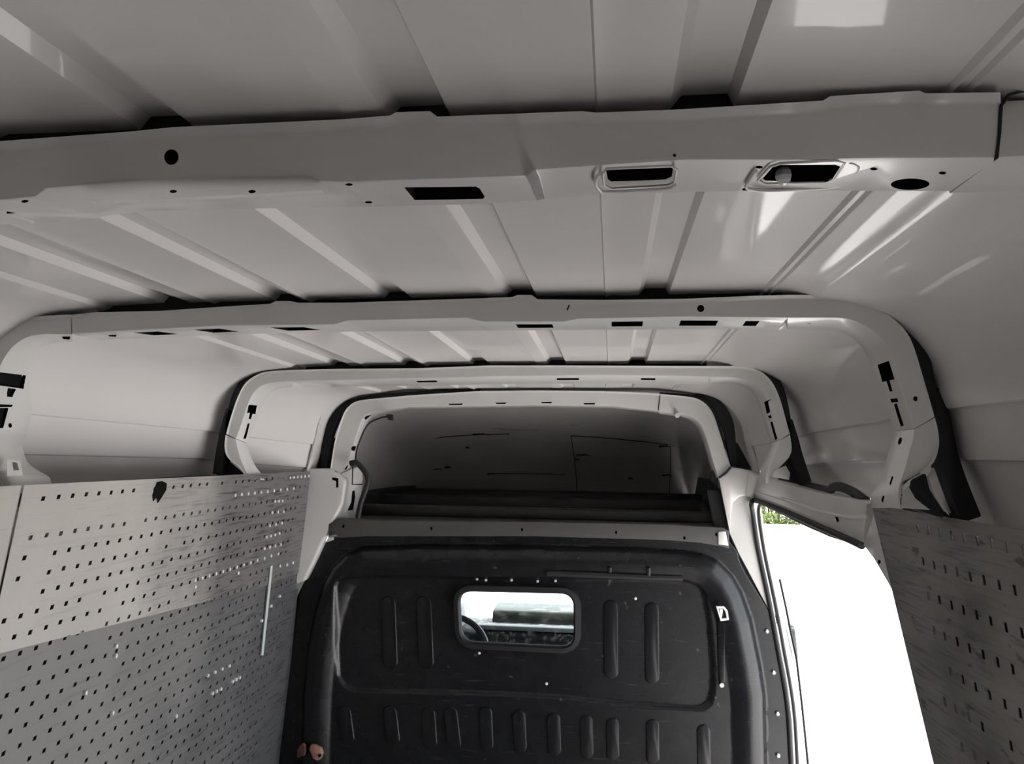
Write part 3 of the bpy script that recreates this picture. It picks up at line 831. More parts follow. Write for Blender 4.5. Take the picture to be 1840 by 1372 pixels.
MB().prism([PY(*p, 3.014) for p in [(1291, 955), (1304, 954), (1309, 980), (1291, 978)]], (0, 0.01, 0)).build('end_bracket', WHITE2, rail, bevel=0.002)
MB().prism([PY(*p, 3.01) for p in [(588, 963), (602, 960), (606, 963), (592, 966)]], (0, 0.01, 0)).build('end_bracket', STEEL, rail, bevel=0.001)

# ------------------------------------------------------------------ bulkhead
YB = 3.06
bh = empty('bulkhead', Vector((0, 3.08, 0.0)))
tag(bh, 'black moulded bulkhead with pressed ribs and a small window to the cab', 'partition')
out_px = [(530, 1700), (541, 1372), (545, 1247), (553, 1162), (566, 1096), (582, 1045), (597, 1018), (621, 995), (652, 981), (760, 977), (960, 979), (1150, 983), (1225, 988), (1263, 994), (1290, 1006), (1316, 1032), (1334, 1064), (1350, 1111), (1366, 1189), (1375, 1247), (1378, 1372), (1380, 1700)]
rec_px = [(606, 1050), (612, 1038), (640, 1034), (900, 1036), (1230, 1040), (1255, 1048), (1268, 1066), (1276, 1120), (1282, 1190), (1282, 1238), (1276, 1262), (1262, 1272), (1249, 1273), (1117, 1264), (1010, 1252), (900, 1246), (640, 1240), (620, 1232), (608, 1212), (605, 1150)]


def xz(px, py): p = PY(px, py, YB); return (p.x, p.z)


def sdf(poly, X, Z):
    d = np.full(X.shape, 1e9); s = np.zeros(X.shape, bool)
    n = len(poly)
    for i in range(n):
        ax, az = poly[i]; bx, bz = poly[(i + 1) % n]
        ex, ez = bx - ax, bz - az
        t = np.clip(((X - ax) * ex + (Z - az) * ez) / (ex * ex + ez * ez), 0, 1)
        d = np.minimum(d, np.hypot(X - ax - t * ex, Z - az - t * ez))
        c = ((az > Z) != (bz > Z)) & (X < (bx - ax) * (Z - az) / (bz - az + 1e-12) + ax)
        s ^= c
    return np.where(s, d, -d)                          # positive inside


def smooth01(t): t = np.clip(t, 0, 1); return t * t * (3 - 2 * t)


lk = [(xz(600, 970)[1], xz(600, 970)[0]), (xz(582, 975)[1], xz(582, 975)[0]), (xz(548, 1042)[1], xz(548, 1042)[0]), (xz(520, 1100)[1], xz(520, 1100)[0]), (xz(500, 1372)[1], xz(500, 1372)[0]), (0.0, -0.93)]
rk = [xz(1307, 968)[::-1], xz(1320, 984)[::-1], xz(1326, 992)[::-1], xz(1329, 1007)[::-1], xz(1340, 1030)[::-1], xz(1387, 1104)[::-1], xz(1401, 1162)[::-1], xz(1413, 1228)[::-1], xz(1421, 1305)[::-1], xz(1426, 1372)[::-1], (0.0, 0.97)]
ztop = xz(900, 957)[1]
nx, nz = 300, 190
zs = np.concatenate([np.linspace(ztop, xz(900, 1400)[1], nz - 20), np.linspace(xz(900, 1400)[1], 0.0, 21)[1:]])
V = []
for z in zs:
    kl = sorted((-a, b) for a, b in lk); kr = sorted((-a, b) for a, b in rk)
    xl = np.interp(-z, [k[0] for k in kl], [k[1] for k in kl]); xr = np.interp(-z, [k[0] for k in kr], [k[1] for k in kr])
    V.append(np.stack([np.linspace(xl, xr, nx), np.full(nx, z)], 1))
V = np.array(V); X, Z = V[..., 0], V[..., 1]
d1 = sdf([xz(*p) for p in out_px], X, Z); d2 = sdf([xz(*p) for p in rec_px], X, Z)
t = np.clip(d1 / 0.115, 0, 1)
h = 0.034 * np.sin(np.pi * np.clip(t, 0, 1) ** 0.75) ** 0.9 + 0.014 * smooth01(t)
h = np.where(d1 > 0, h, 0)
h -= 0.016 * smooth01((d2 + 0.003) / 0.012)
Yv = YB - h


def hgt(x, z):                                         # bulkhead surface depth near a point
    i = int(np.argmin(np.abs(zs - z))); j = int(np.argmin(np.abs(X[i] - x)))
    return Yv[i, j]


wc = [Vector((xz(*p)[0], 0, xz(*p)[1])) for p in [(826, 1061), (1031, 1065.5), (1031, 1161), (831, 1151)]]
path = []
for k in range(4):                                     # rounded corners of the window
    c, pa, pb = wc[k], wc[k - 1], wc[(k + 1) % 4]
    a, b = c + (pa - c).normalized() * 0.050, c + (pb - c).normalized() * 0.050
    path += [a * (1 - t) ** 2 + c * 2 * t * (1 - t) + b * t * t for t in [q / 10 for q in range(11)]]
dw = sdf([(p.x, p.z) for p in path], X, Z)
mb = MB()
verts = [(X[i, j], Yv[i, j], Z[i, j]) for i in range(nz) for j in range(nx)]
inside = dw > -0.009
fs = []
for i in range(nz - 1):
    for j in range(nx - 1):
        if inside[i, j] and inside[i + 1, j] and inside[i, j + 1] and inside[i + 1, j + 1]: continue
        fs.append((i * nx + j, i * nx + j + 1, (i + 1) * nx + j + 1, (i + 1) * nx + j))
mb.add(verts, fs)
shell = mb.build('moulded_panel', BLACKP, bh, smooth=60, weld=False)
if sum(p.normal.y for p in shell.data.polygons) > 0: shell.data.flip_normals()
md = shell.modifiers.new('s', 'SOLIDIFY'); md.thickness = 0.010; md.offset = -1      # thickens away from the load bay
ywin = YB - 0.012
path = [Vector((p.x, ywin, p.z)) for p in path]
cxw = sum(p.x for p in path) / len(path); czw = sum(p.z for p in path) / len(path)
rings = []
for k, p in enumerate(path):
    tg = path[(k + 1) % len(path)] - path[k - 1]
    n = Vector((tg.z, 0, -tg.x)).normalized()
    if n.dot(p - Vector((cxw, p.y, czw))) < 0: n = -n
    rings.append([p + Vector((0, -0.002, 0)), p + Vector((0, -0.010, 0)) + n * 0.006, p + Vector((0, -0.008, 0)) + n * 0.022, p + n * 0.026 + Vector((0, 0.014, 0)), p + Vector((0, 0.022, 0))])
rings.append(rings[0])
MB().loft(rings, cap=False).build('window_seal', RUBBER, bh, smooth=50)
pane = MB().add([p + Vector((0, 0.008, 0)) for p in path], [tuple(range(len(path)))]).build('window_pane', GLASSD, bh)
pane['label'] = 'scuffed clear pane of the bulkhead window'


def rib(px_quad, name='pressed_rib', hh=0.0055):
    """rounded raised slot given by its top-left, top-right, bottom-right and bottom-left corners"""
    tl, tr, br, bl = [Vector((xz(*p)[0], 0, xz(*p)[1])) for p in px_quad]
    w = (tr - tl).length / 2
    ax = ((bl + br) - (tl + tr)).normalized(); sd = (tr - tl).normalized()
    ct = (tl + tr) / 2; cb = (bl + br) / 2
    out = []
    for c0, s0 in ((ct + ax * w * 0.8, -1), (cb - ax * w * 0.8, 1)):
        for k in range(9):
            a = math.pi * k / 8
            q = c0 + (sd * math.cos(a) * -s0 * -1 * (1 if s0 < 0 else -1) + ax * s0 * math.sin(a) * 0.8) * w if False else c0 + sd * (math.cos(a) if s0 < 0 else -math.cos(a)) * w + ax * s0 * math.sin(a) * 0.8 * w
            out.append(q)
    base, top = [], []
    for q in out:
        yb = hgt((ct.x + cb.x) / 2, (ct.z + cb.z) / 2)
        cc = (ct + cb) / 2
        ins = (cc - q); ins = Vector((ins.dot(sd) * 0, 0, 0)) + sd * max(-1, min(1, ins.dot(sd) / w)) * 0.004 + ax * max(-1, min(1, ins.dot(ax) / ((cb - ct).length / 2))) * 0.004
        base.append(Vector((q.x, yb + 0.004, q.z))); top.append(Vector((q.x + ins.x, yb - hh, q.z + ins.z)))
    return MB().loft([base, top]).build(name, RIBP, bh, bevel=0.0016, bseg=2, smooth=25)


def bar(x0, x1, y0, y1, lean=0.0):
    return [(x0, y0), (x1, y0), (x1 + lean, y1), (x0 + lean, y1)]


for a in [bar(1083, 1111, 1077, 1220, 1), bar(1157, 1185, 1081, 1229, 1), bar(683, 711, 1070, 1202, 5), bar(746, 775, 1070, 1202, 6),
          bar(606, 632, 1264, 1334, 10), bar(688, 714, 1264, 1336, 9), bar(757, 784, 1268, 1343, 5), bar(797, 823, 1266, 1345, 9), bar(861, 886, 1266, 1347, 3), bar(920, 945, 1272, 1350, 4), bar(982, 1008, 1277, 1356, 2),
          bar(1041, 1066, 1281, 1361, 2), bar(1088, 1113, 1286, 1364, 1), bar(1159, 1185, 1288, 1370, 1), bar(1250, 1277, 1297, 1390, 1)]:
    rib(a)
# latch bracket, bolts, punched light spots, grab strip
def on_bh(px, py, o=0.0):
    x, z = xz(px, py); return Vector((x, hgt(x, z) - o, z))


fr = [(1284, 1085), (1298, 1085), (1304, 1092), (1307, 1109), (1292, 1111)]
inn = [(1288, 1089), (1297, 1089), (1301, 1095), (1303, 1106), (1294, 1107)]
mb = MB()
y = on_bh(1296, 1097).y - 0.012
A = [Vector((xz(*p)[0], y, xz(*p)[1])) for p in fr]; B = [Vector((xz(*p)[0], y, xz(*p)[1])) for p in inn]
dd = Vector((0, 0.014, 0))
mb.loft([[a, b, b + dd, a + dd] for a, b in zip(A + A[:1], B + B[:1])], cap=False)
lb = mb.build('latch_bracket', BRIGHT, bh, bevel=0.001); lb['label'] = 'white bracket with a black drop-shaped opening'
MB().prism([Vector((xz(*p)[0], y + 0.004, xz(*p)[1])) for p in [(1290, 1091), (1296, 1090), (1296, 1097), (1294, 1106)]], (0, 0.01, 0)).build('latch_tongue', BRIGHT, lb)
MB().prism([on_bh(*p, 0.010) for p in [(1287, 1110), (1300, 1112), (1302, 1222), (1290, 1222)]], (0, 0.014, 0)).build('latch_strip', BLACKP, bh, bevel=0.004)
MB().tube([on_bh(1295, 1226, 0.02), on_bh(1295, 1226, -0.01)], 0.008, 8).build('latch_bolt', STEEL, bh)
for (a, b) in [(1378, 1133), (1390, 1207), (1397, 1281), (1398, 1356)]:
    p = on_bh(a, b)
    bo = MB().loft([[p + Vector((math.cos(t) * rr, -dy, math.sin(t) * rr)) for t in [math.pi * k / 3 for k in range(6)]] for rr, dy in ((0.0085, -0.004), (0.0085, 0.008), (0.005, 0.0115))]).build('flange_bolt', STEEL, bh, smooth=20)
for (a, b) in [(857, 1040), (873, 1042), (919, 1042), (966, 1044), (998, 1043), (861, 1173), (982, 1228), (1142, 1075), (776, 1282)]:
    p = on_bh(a, b)
    MB().loft([[p + Vector((math.cos(t) * rr, -dy, math.sin(t) * rr)) for t in [math.pi * k / 4 for k in range(8)]] for rr, dy in ((0.0055, -0.004), (0.0050, 0.003), (0.002, 0.005))]).build('rivet', BRIGHT, bh)
# conduit along the upper edge, right
MB().tube([on_bh(984, 1027, 0.004), on_bh(1090, 1031, 0.004), on_bh(1168, 1035, 0.004), on_bh(1225, 1036, 0.0)], 0.011, 8).build('conduit', RUBBER, bh)
for a in (1095, 1164):
    MB().prism([on_bh(a - 3, 1016, 0.012), on_bh(a + 4, 1016, 0.012), on_bh(a + 4, 1040, 0.018), on_bh(a - 3, 1040, 0.018)], (0, 0.03, 0)).build('conduit_clip', BLACKP, bh, bevel=0.002)
MB().prism([PY(*p, 3.09) for p in [(1270, 880), (1312, 880), (1322, 932), (1345, 1010), (1402, 1120), (1385, 1120), (1310, 1000), (1285, 960)]], (0, 0.02, 0)).build('leak_filler', RUBBER, bh, bevel=0.003)  # dark filler added behind the edge, stops light leaking past the bulkhead
# two brown tabs low on the left
for k, pts in enumerate([[(537, 1356), (538, 1343), (545, 1333), (553, 1327), (558, 1330), (559, 1340), (556, 1348), (545, 1352), (543, 1356)], [(566, 1335), (569, 1327), (577, 1328), (586, 1335), (588, 1345), (586, 1354), (580, 1356), (573, 1352)]]):
    tb = MB().prism([on_bh(*p, 0.024) for p in pts], (0, 0.016, 0)).build('leather_tab' if k == 0 else 'leather_tab.001', COPPER, bevel=0.003)
    tag(tb, ['left one of two rounded brown tabs low on the bulkhead', 'right one of two rounded brown tabs low on the bulkhead, with a dark spot'][k], 'tab', 'brown tabs on the bulkhead')
MB().tube([on_bh(583.5, 1347, 0.0255), on_bh(583.5, 1347, 0.018)], 0.006, 8).build('tab_hole', CAVITY, tb)

# ------------------------------------------------------------------ left pillar beside the bulkhead
mb = MB()
yp = 3.02
mb.prism([PY(*p, yp) for p in [(500, 850), (545, 842), (593, 841), (612, 853), (622, 862), (616, 905), (603, 930), (588, 960), (580, 974), (566, 1006), (547, 1044), (500, 1060)]], (0, 0.05, 0))
pl = mb.build('trim_2', WHITE2, bevel=0.012, bseg=3, cut=cutter([([PY(*p, yp) for p in [(597, 857), (608, 859), (608, 875), (604, 876), (604, 864), (597, 862)]], (0, 0.03, 0))]))
tag(pl, 'white door pillar at the left edge of the bulkhead', kind='structure')
mb = MB()
mb.loft([[PY(a, b, 3.035), PY(c, d, 3.16), PY(c, d, 3.19), PY(a, b, 3.07)] for a, b, c, d in [(612, 850, 650, 835), (622, 864, 652, 860), (617, 904, 648, 900), (605, 930, 640, 930), (592, 962, 630, 960)]])
mb.build('pillar_return', WHITE2, pl, bevel=0.003)
MB().prism([PY(*p, 3.09) for p in [(629, 884), (636, 881), (637, 892), (633, 916), (625, 917)]], (0.0, 0.01, 0)).build('pillar_slot', CAVITY, pl)
# wiring on the left of the front hoop
hs = empty('wiring_hose', PY(640, 835, 3.0))
tag(hs, 'black corrugated wiring hose looping beside the left leg of the front hoop', 'hose')
edge_tube('hose', crom([PY(*p, 3.02) for p in [(629, 832), (640, 831), (650, 840), (659, 853), (661, 866), (655, 885), (648, 905), (643, 930)]], 4), 0.010, RUBBER, hs, seg=10)
edge_tube('thin_cable', crom([PY(*p, 3.02) for p in [(697, 748), (682, 751), (665, 759), (656, 770), (648, 788), (641, 808), (639, 826)]], 4), 0.0032, RUBBER, hs)
edge_tube('cable_tail', [PY(*p, 3.03) for p in [(634, 836), (633, 870), (651, 870)]], 0.0025, RUBBER, hs)
MB().prism([PY(*p, 3.015) for p in [(693, 744), (704, 744), (704, 755), (697, 754)]], (0, 0.025, 0)).build('connector', RUBBER, hs, bevel=0.003)
MB().prism([PY(*p, 3.01) for p in [(627, 828), (640, 826), (642, 836), (629, 838)]], (0, 0.03, 0)).build('connector', RUBBER, hs, bevel=0.003)
hs2 = MB().prism([PY(*p, 3.08) for p in [(1284, 843), (1291, 858), (1293, 880), (1286, 872), (1277, 862), (1278, 848)]], (0, 0.03, 0)).build('rubber_grommet', RUBBER, bevel=0.006)
tag(hs2, 'black rubber grommet behind the right leg of the front hoop', 'grommet')

# ------------------------------------------------------------------ the side door opening on the right
dr = empty('door_1', PR(1450, 1372))
tag(dr, 'open sliding side door frame on the right, daylight beyond', kind='structure')
top = [(1291, 857, 3.045), (1302, 848, 3.045), (1313, 839, 3.045), (1329, 841, 3.03), (1345, 845, 3.02), (1367, 857, 0), (1398, 864, 0), (1468, 884, 0), (1557, 903, 0)]
bot = [(1311, 956, 3.05), (1313, 925, 3.05), (1317, 902, 3.05), (1328, 892, 3.05), (1343, 889, 3.04), (1356, 899, 0), (1415, 919, 0), (1491, 952, 0), (1550, 978, 0)]

def dp(t): return PY(t[0], t[1], t[2]) if t[2] else PR(t[0], t[1])


mb = MB()
T, B = [dp(t) for t in top], [dp(t) for t in bot]
oo = Vector((0.05, 0.0, 0.0))
ofs = [Vector((0.0, 0.012, 0))] * 3 + [Vector((0.005, 0.016, 0)), Vector((0.02, 0.02, 0))] + [oo] * 4
mb.loft([[a, b, b + q, a + q] for a, b, q in zip(T, B, ofs)])
cuts = cutter([([PR(*p) for p in [(1499, 924), (1503, 922), (1508, 936), (1504, 938)]], (0.03, 0, 0))])
mb.build('door_header', [WHITE2, CAVITY], dr, bevel=0.006, cut=cuts)
# rear part of the frame, running down the opening
mb = MB()
T = [PR(*p) for p in [(1575, 907), (1608, 960), (1635, 1057), (1650, 1110), (1690, 1250), (1720, 1400)]]
B = [PR(*p) for p in [(1550, 978), (1569, 1003), (1596, 1049), (1622, 1100), (1662, 1260), (1688, 1400)]]
mb.loft([[a, b, b + oo, a + oo] for a, b in zip(T, B)])
MB().loft([[a + oo * 1.02, b + oo * 1.02, b + oo * 5, a + oo * 5] for a, b in zip(T, B)]).build('post_light_stop', DARKST, dr)  # dark block added so no light shows through the lining holes
mb.build('door_post', [WHITE2, CAVITY], dr, bevel=0.004, cut=cutter([([PR(*p) for p in oval(1580, 1009, 2.6, 4, 8)], (0.03, 0, 0))]))
# bright jamb beside the bulkhead
mb = MB()
J = [(1300, 880), (1320, 870), (1345, 868), (1358, 880), (1356, 898), (1366, 976), (1384, 1057), (1401, 1150), (1421, 1266), (1428, 1372), (1436, 1500), (1400, 1500), (1395, 1160), (1387, 1106), (1327, 993), (1311, 958)]
mb.prism([PY(*p, 3.062) for p in J], (0, 0.03, 0))
mb.build('door_jamb', WHITE2, dr, bevel=0.003)
mb = MB()
J = [(1356, 896), (1366, 900), (1378, 976), (1396, 1057), (1412, 1120), (1424, 1172), (1451, 1372), (1468, 1500), (1436, 1500), (1428, 1372), (1421, 1266), (1401, 1150), (1384, 1057), (1366, 976)]
mb.prism([PY(*p, 3.10) for p in J], (0, 0.03, 0))
mb.build('outer_jamb', WHITE2, dr, bevel=0.003)
SE = [(1432, 1500), (1424, 1372), (1417, 1266), (1399, 1160), (1383, 1075), (1364, 985), (1355, 925), (1352, 905), (1357, 899), (1372, 903), (1415, 920), (1450, 935), (1491, 953), (1530, 970), (1551, 980)]
SY = [3.06] * 6 + [3.05, 3.03, 0, 0, 0, 0, 0, 0, 0]
edge_tube('weatherstrip', crom([dp((a, b, y)) + Vector((-0.004, -0.004, 0)) for (a, b), y in zip(SE, SY)], 4), 0.0085, RUBBER, dr, seg=10)
SE2 = [(a + 9, b + 4) for a, b in SE[:7]] + [(1364, 910), (1368, 906)]
edge_tube('weatherstrip_lip', crom([PY(a, b, 3.07) for a, b in SE2], 4), 0.006, RUBBER, dr, seg=8)
sl = [(1370, 905), (1415, 923), (1450, 938), (1491, 957), (1525, 971), (1549, 981)]
MB().loft([[PR(a, b) + Vector((0, 0, 0)), PR(a, b + 1 + 7 * math.sin(math.pi * min(1, (k + 0.3) / 5)), 0.004) + Vector((0, 0, 0)), PR(a, b, 0.03)] for k, (a, b) in enumerate(sl)]).build('weatherstrip_lip', RUBBER, dr)
edge_tube('door_edge', [PY(a, b, 3.085) for a, b in [(1401, 1040), (1412, 1090), (1420, 1130), (1431, 1180), (1441, 1265), (1452, 1372), (1462, 1500)]], 0.0042, RUBBER, dr, seg=6)
MB().prism([PY(*p, 3.09) for p in [(1418, 1122), (1428, 1125), (1431, 1150), (1434, 1180), (1432, 1188), (1424, 1150)]], (0, 0.03, 0)).build('hinge_cover', COWL, dr, bevel=0.002)
for ln in ([(1357, 884), (1388, 893), (1440, 908), (1500, 925), (1530, 930), (1560, 928)], [(1405, 894), (1440, 905), (1472, 916)]):
    edge_tube('pressed_ridge', [PR(a, b) + Vector((-0.001, 0, 0)) for a, b in ln], 0.004, WHITE2, dr, seg=6)
# loom lying on the header
wh = empty('wiring_loom', PR(1510, 886, 0.03))
tag(wh, 'black taped wiring loom lying on top of the side door header', 'cable')
edge_tube('loom', crom([PR(a, b, 0.035) for a, b in [(1440, 868), (1468, 876), (1490, 880), (1498, 874), (1512, 874), (1528, 880), (1542, 889), (1556, 899)]], 4), 0.011, RUBBER, wh, seg=8)
edge_tube('loom_branch', crom([PR(a, b, 0.028) for a, b in [(1490, 884), (1500, 878), (1515, 880), (1535, 890)]], 4), 0.006, RUBBER, wh, seg=8)

# ------------------------------------------------------------------ perforated lining sheets
def perf_grid(fn, y0, y1, z0, z1, dy, dz, shear, hy, hz, skip, hole=None):
    """sheet of cells, each with a square hole; fn maps (y, z) to a point"""
    mb = MB(); ny = int(math.ceil((y1 - y0) / dy)) + 24; nzz = int(round((z1 - z0) / dz))
    idx = {}
    def vid(p):
        k = (round(p[0], 5), round(p[1], 5))
        if k not in idx: idx[k] = len(mb.v); mb.v.append(tuple(fn(*p)))
        return idx[k]
    for j in range(nzz):
        za = z1 - j * dz; zb = za - dz
        for i in range(-12, ny):
            ya = y0 + i * dy; sa, sb = -shear * j, -shear * (j + 1)
            ya_t, yb_t, ya_b, yb_b = ya + sa, ya + dy + sa, ya + sb, ya + dy + sb
            if yb_t < y0 - 0.06 or ya_b > y1 + 0.06: continue
            c = [vid((ya_t, za)), vid((yb_t, za)), vid((yb_b, zb)), vid((ya_b, zb))]
            if skip(i, j, ya, za - dz / 2):
                mb.f.append(tuple(c)); mb.mi.append(0); continue
            ym = (ya_t + yb_b) / 2; zm = (za + zb) / 2
            jy, jz = random.uniform(-0.0012, 0.0012), random.uniform(-0.001, 0.001)
            sh = shear / dz * hz
            q = [vid((ym - hy + sh + jy, zm + hz + jz)), vid((ym + hy + sh + jy, zm + hz + jz)), vid((ym + hy - sh + jy, zm - hz + jz)), vid((ym - hy - sh + jy, zm - hz + jz))]
            for k in range(4):
                mb.f.append((c[k], c[(k + 1) % 4], q[(k + 1) % 4], q[k])); mb.mi.append(0)
    return mb


def clip_build(mb, name, mat, planes, thick, parent):
    me = bpy.data.meshes.new(name); me.from_pydata(mb.v, [], mb.f); me.materials.append(mat)
    bm = bmesh.new(); bm.from_mesh(me)
    for co, no in planes:
        bmesh.ops.bisect_plane(bm, geom=bm.verts[:] + bm.edges[:] + bm.faces[:], plane_co=co, plane_no=no, clear_outer=True)
    bm.normal_update()
    bmesh.ops.solidify(bm, geom=bm.faces[:], thickness=thick)
    bmesh.ops.recalc_face_normals(bm, faces=bm.faces)
    bm.to_mesh(me); bm.free()
    o = bpy.data.objects.new(name, me); COL.objects.link(o)
    if parent: o.parent = parent; o.matrix_parent_inverse = parent.matrix_world.inverted()
    return o


def fl(y, z, o=0.0): return rel(-1.1128 + 0.09 * z + o, y, z)


def plane_through(a, b, c, away):
    n = (b - a).cross(c - a).normalized()
    if n.dot(away - a) < 0: n = -n
    return a, n


pA, pB, pC = PLf(0, 873), PLf(555, 846), PLf(505, 1372)
offx = Vector((1, 0, 0))
top_pl = plane_through(pA, pB, pA + offx, pA + Vector((0, 0, 1)))
front_pl = plane_through(pB, pC, pB + offx, pB + Vector((0, 1, 0)))
s0, s1 = PLf(0, 1172), PLf(480, 1052)
seam_dn = plane_through(s0, s1, s0 + offx, s0 + Vector((0, 0, -1)))
s0b, s1b = s0 + Vector((0, 0, 0.02)), s1 + Vector((0, 0, 0.02))
seam_up = plane_through(s0b, s1b, s0b + offx, s0b + Vector((0, 0, 1)))
e0, e1 = PLf(39, 873), PLf(5, 1030)
edge_pl = plane_through(e0, e1, e0 + offx, e0 + Vector((0, -1, 0)))
edge_pl2 = (edge_pl[0], -edge_pl[1])
row1 = PLf(43, 897) - OFF                                # first hole of the top row
DY, DZ, SH = 0.0450, 0.0377, 0.0105
z_top = row1.z + DZ / 2
y_first = row1.y - DY / 2 - SH / 2 * 0


def skipA(i, j, y, z):
    if y < 1.50: return True
    if j == 1: return (y < 2.55) or random.random() < 0.1
    if y > 2.95: return True
    return random.random() < 0.06 + (0.12 if 2.0 < y < 2.25 else 0)


def glint_list(rows):
    out = []
    for j, i0, i1 in rows:
        for i in range(i0, i1):
            out.append((i, j))
    return out


pnlA = empty('perforated_panel', fl(2.2, -0.40))
tag(pnlA, 'pale upper left lining sheet with rows of square holes, darker towards the bulkhead', 'lining panel', 'left wall lining sheets')
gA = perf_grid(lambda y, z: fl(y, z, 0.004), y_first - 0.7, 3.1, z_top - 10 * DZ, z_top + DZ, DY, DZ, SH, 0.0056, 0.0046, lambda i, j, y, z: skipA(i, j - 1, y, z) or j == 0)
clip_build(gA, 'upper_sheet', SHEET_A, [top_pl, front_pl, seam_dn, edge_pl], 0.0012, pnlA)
pnlB = empty('perforated_panel.001', fl(2.2, -1.5))
tag(pnlB, 'darker grey lower left lining sheet with rows of holes, below the pale one', 'lining panel', 'left wall lining sheets')


def skipB(i, j, y, z):
    return y > 3.0 or random.random() < 0.04


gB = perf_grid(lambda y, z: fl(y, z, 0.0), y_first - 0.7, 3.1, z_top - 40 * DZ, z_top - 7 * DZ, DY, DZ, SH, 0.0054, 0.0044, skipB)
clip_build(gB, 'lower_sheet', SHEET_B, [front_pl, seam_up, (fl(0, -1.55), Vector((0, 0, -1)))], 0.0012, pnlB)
pnlD = empty('perforated_panel.002', fl(1.2, -1.5))
tag(pnlD, 'plain pale lining sheet at the far left edge, under the sticker', 'lining panel', 'left wall lining sheets')
gD = perf_grid(lambda y, z: fl(y, z, -0.002), 0.2, 2.0, z_top - 14 * DZ, z_top + DZ, DY, DZ, 0, 0.004, 0.0045, lambda *a: True)
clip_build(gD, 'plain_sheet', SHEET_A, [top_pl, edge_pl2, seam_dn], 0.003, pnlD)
# pale studs added as glints in some of the holes near the bulkhead
glint_me = None
glint_px = [(1090 + k * 30, 127 - k * 3.4) for k in range(10)] + [(1345 + k * 17, 46 - k * 1.5) for k in range(6)] + [(1275 + k * 17, 155 - k) for k in range(3)] + [(1262 + k * 26, 207 - k * 2) for k in range(3)] + [(1250 + k * 28, 268 - k * 6) for k in range(3)] + \
    [(1235 + k * 20, 322 - k * 6) for k in range(4)] + [(1226 + k * 25, 374 - k * 6) for k in range(4)] + [(905 + k * 32, 521 - k * 10.2) for k in range(13)] + [(965 + k * 33, 962 - k * 15) for k in range(4)] + [(1080 + k * 16, 990 - k * 9) for k in range(3)] + \
    [(985 + k * 20, 1045 - k * 10) for k in range(3)] + [(540, 826), (538, 872), (905, 552), (1105, 488), (1258, 640), (1298, 595), (1298, 455), (1330, 450), (1358, 440), (818, 1150), (1215, 708), (523, 1135), (398, 1043)]
pA_ = mathutils_x = None
for k, (a, b) in enumerate(glint_px):
    px, py = a * 0.38775, 840 + b * 0.38775
    p = PLf(px, py, 0.006)
    upper = b < 560 + (520 - a) * 0.27
    if glint_me is None:
        o = MB().loft([[Vector((dx, math.cos(t) * rr * 0.8, math.sin(t) * rr)) for t in [2 * math.pi * q / 8 for q in range(8)]] for rr, dx in ((0.0055, -0.006), (0.0055, 0.0012), (0.0045, 0.0022))]).build('hole_glint', BRIGHT)
        glint_me = o.data
    else:
        o = bpy.data.objects.new('hole_glint', glint_me); COL.objects.link(o)
    par = pnlA if upper else pnlB
    o.location = p; o.parent = par; o.matrix_parent_inverse = par.matrix_world.inverted()
# vertical pale batten and black smear
edge_tube('batten', [PLf(487, 1015, 0.008), PLf(478, 1100, 0.008), PLf(470, 1176, 0.008)], 0.007, PALEP, pnlB, seg=6)
mb = MB()
mb.prism([PLf(*p, 0.0075) for p in [(283, 866), (292, 864), (300, 868), (299, 880), (291, 893), (284, 903), (282, 893), (276, 900), (275, 889), (279, 878)]], (-0.002, 0, 0))
mb.build('tar_smear', CAVITY, pnlA, smooth=0)


def frr(y, z, o=0.0): return rel(0.655 + o - 0.055 * y - 0.1 * z, y, z)


pnlC = empty('perforated_panel.003', frr(1.2, -1.5, 0.01))
tag(pnlC, 'dark grey stained lining sheet with slanted holes on the right, behind the door opening', 'lining panel')
q1 = PR(1220 + 1120 * 0.38775, 840 + 278 * 0.38775) - OFF
rowdz = 0.062
gC = perf_grid(lambda y, z: frr(y, z, -0.006), -0.9, 2.2, -1.56, q1.z + 2 * rowdz - rowdz / 2 - 0.0, 0.0455, rowdz, 0.004, 0.0048, 0.0078,
               lambda i, j, y, z: j < 1 or y > 1.66 or random.random() < 0.05)
a_, b_, c_ = PR(1557, 903), PR(1612, 1060), PR(1690, 1400)
pt0, pt1 = PR(1565, 905), PR(1840, 951)
top_r = plane_through(pt0, pt1, pt0 + offx, pt0 + Vector((0, 0, 1)))
e1p = plane_through(PR(1584, 960), c_, c_ + offx, a_ + Vector((0, 1, 0)))
clip_build(gC, 'stained_sheet', SHEET_C, [top_r, e1p], 0.0012, pnlC)
# ------------------------------------------------------------------ cab seen through the small window
dash = empty('dashboard', rel(-0.3, 4.3, -1.6))
tag(dash, 'dark cab dashboard with a pale strip, seen through the bulkhead window', 'dashboard')
mb = MB()
mb.loft([[rel(x, y, z) for y, z in ((4.12, -1.25), (4.10, -0.905), (4.16, -0.882), (4.62, -0.925), (4.92, -1.25))] for x in (-1.20, -0.8, -0.4, 0.0, 0.5)])
mb.build('dash_body', DASH, dash, bevel=0.02)
MB().box(rel(-0.66, 4.12, -0.885), rel(0.48, 4.18, -0.862)).build('dash_strip', PALEP, dash, bevel=0.008)
mb = MB()
mb.loft([[rel(x, y, z) for y, z in ((4.40, -0.91), (4.42, -0.845), (4.60, -0.835), (4.62, -0.91))] for x in (-0.62, -0.3, 0.1, 0.48)])
mb.build('dash_vent_cover', COWL, dash, bevel=0.01)
MB().loft([[rel(x, y, z) for y, z in ((4.08, -0.92), (4.10, -0.85), (4.25, -0.80), (4.40, -0.80), (4.42, -0.92))] for x in (-1.05, -0.74)]).build('instrument_hood', PALEP, dash, bevel=0.03)
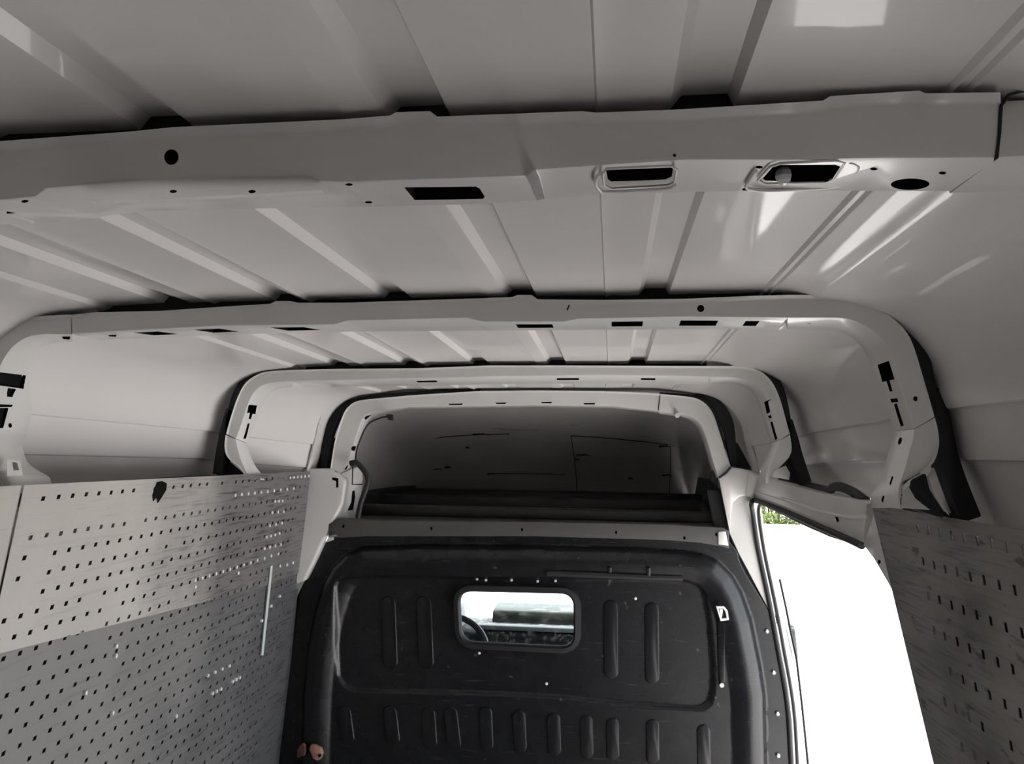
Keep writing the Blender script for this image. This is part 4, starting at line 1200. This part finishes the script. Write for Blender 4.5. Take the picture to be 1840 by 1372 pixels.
sw = empty('steering_wheel', rel(-0.80, 3.85, -1.0))
tag(sw, 'steering wheel rim seen at the left of the bulkhead window', 'steering wheel')
cw = PY(803, 1178, 3.82)
axis = Vector((0, -0.85, 0.5)).normalized(); e1v = Vector((1, 0, 0)); e2v = axis.cross(e1v).normalized()
MB().tube([cw + (e1v * math.cos(t) + e2v * math.sin(t)) * 0.185 for t in [2 * math.pi * k / 40 for k in range(40)]], 0.015, 10, closed=True).build('wheel_rim', WHEELP, sw, smooth=60)
MB().tube([cw + Vector((0, 0.02, 0)) + axis * 0.02, cw + Vector((0, 0.12, -0.07))], 0.06, 14).build('wheel_hub', DASH, sw)
for ang in (0.2, 2.94, -1.57):
    MB().tube([cw, cw + (e1v * math.cos(ang) + e2v * math.sin(ang)) * 0.18], 0.014, 6).build('wheel_spoke', DASH, sw)
ws = empty('window_1', rel(-0.35, 4.5, -0.9))
tag(ws, 'windscreen of the cab', kind='structure')
w0, w1 = (4.95, -0.93), (4.46, -0.31)
MB().loft([[rel(x, w0[0], w0[1]), rel(x, w1[0], w1[1])] for x in (-1.16, -0.35, 0.46)], closed=False).build('windscreen_pane', GLASS, ws)
for x in (-1.19, 0.49):
    MB().tube([rel(x, w0[0], w0[1]), rel(x, w1[0], w1[1])], 0.035, 8).build('windscreen_pillar', DARKST, ws)
mb = MB(); mb.box((-0.98, 3.1, 0.0), (0.98, 4.75, 0.06))
mb.box(rel(0.52, 3.12, -1.6), rel(0.56, 4.75, -0.72))
cf = mb.build('trim_3', DARKST); tag(cf, 'cab floor and door below the windows, hidden in front of the bulkhead', kind='structure')

# ------------------------------------------------------------------ outside
mb = MB(); mb.box((-60, -60, -0.62), (60, 90, -0.55))
pv = mb.build('pavement', PAVE); tag(pv, 'pale sunlit concrete yard outside the open side door', kind='structure')
kb = MB().box((4.0, 24.2, -0.55), (16, 24.5, -0.42)).build('kerb', KERB, bevel=0.02)
tag(kb, 'low tan kerb in the yard in front of the green bush', 'kerb')
bush = empty('bush', (5.4, 25.7, -0.55))
tag(bush, 'sunlit green bush beyond the kerb, seen in the top corner of the door opening', 'bush')
rng = random.Random(3)
mb = MB()
for k in range(5200):
    t = rng.random() * 2 * math.pi; ph = math.acos(1 - 2 * rng.random()); rr = 0.75 + 0.3 * rng.random()
    c = Vector((5.4 + 1.7 * rr * math.sin(ph) * math.cos(t), 25.7 + 0.9 * rr * math.sin(ph) * math.sin(t), 0.25 + 0.95 * rr * math.cos(ph)))
    if c.z < -0.52: continue
    a = Vector((rng.uniform(-1, 1), rng.uniform(-1, 1), rng.uniform(-1, 1))).normalized(); b = a.orthogonal().normalized()
    l = rng.uniform(0.05, 0.09)
    mb.add([c - a * l, c + b * l * 0.45, c + a * l, c - b * l * 0.45], [(0, 1, 2, 3)])
lv = mb.build('leaves', LEAF, bush, smooth=0, weld=False); lv['kind'] = 'stuff'
mb = MB()
for k in range(26):
    x = 5.4 + rng.uniform(-1.2, 1.2)
    mb.tube([(x, 25.7, -0.56), (x + rng.uniform(-.2, .2), 25.7 + rng.uniform(-.2, .2), 0.1), (x + rng.uniform(-.5, .5), 25.7 + rng.uniform(-.4, .4), 0.8)], [0.03, 0.02, 0.008], 5)
mb.build('twigs', TWIG, bush)['kind'] = 'stuff'
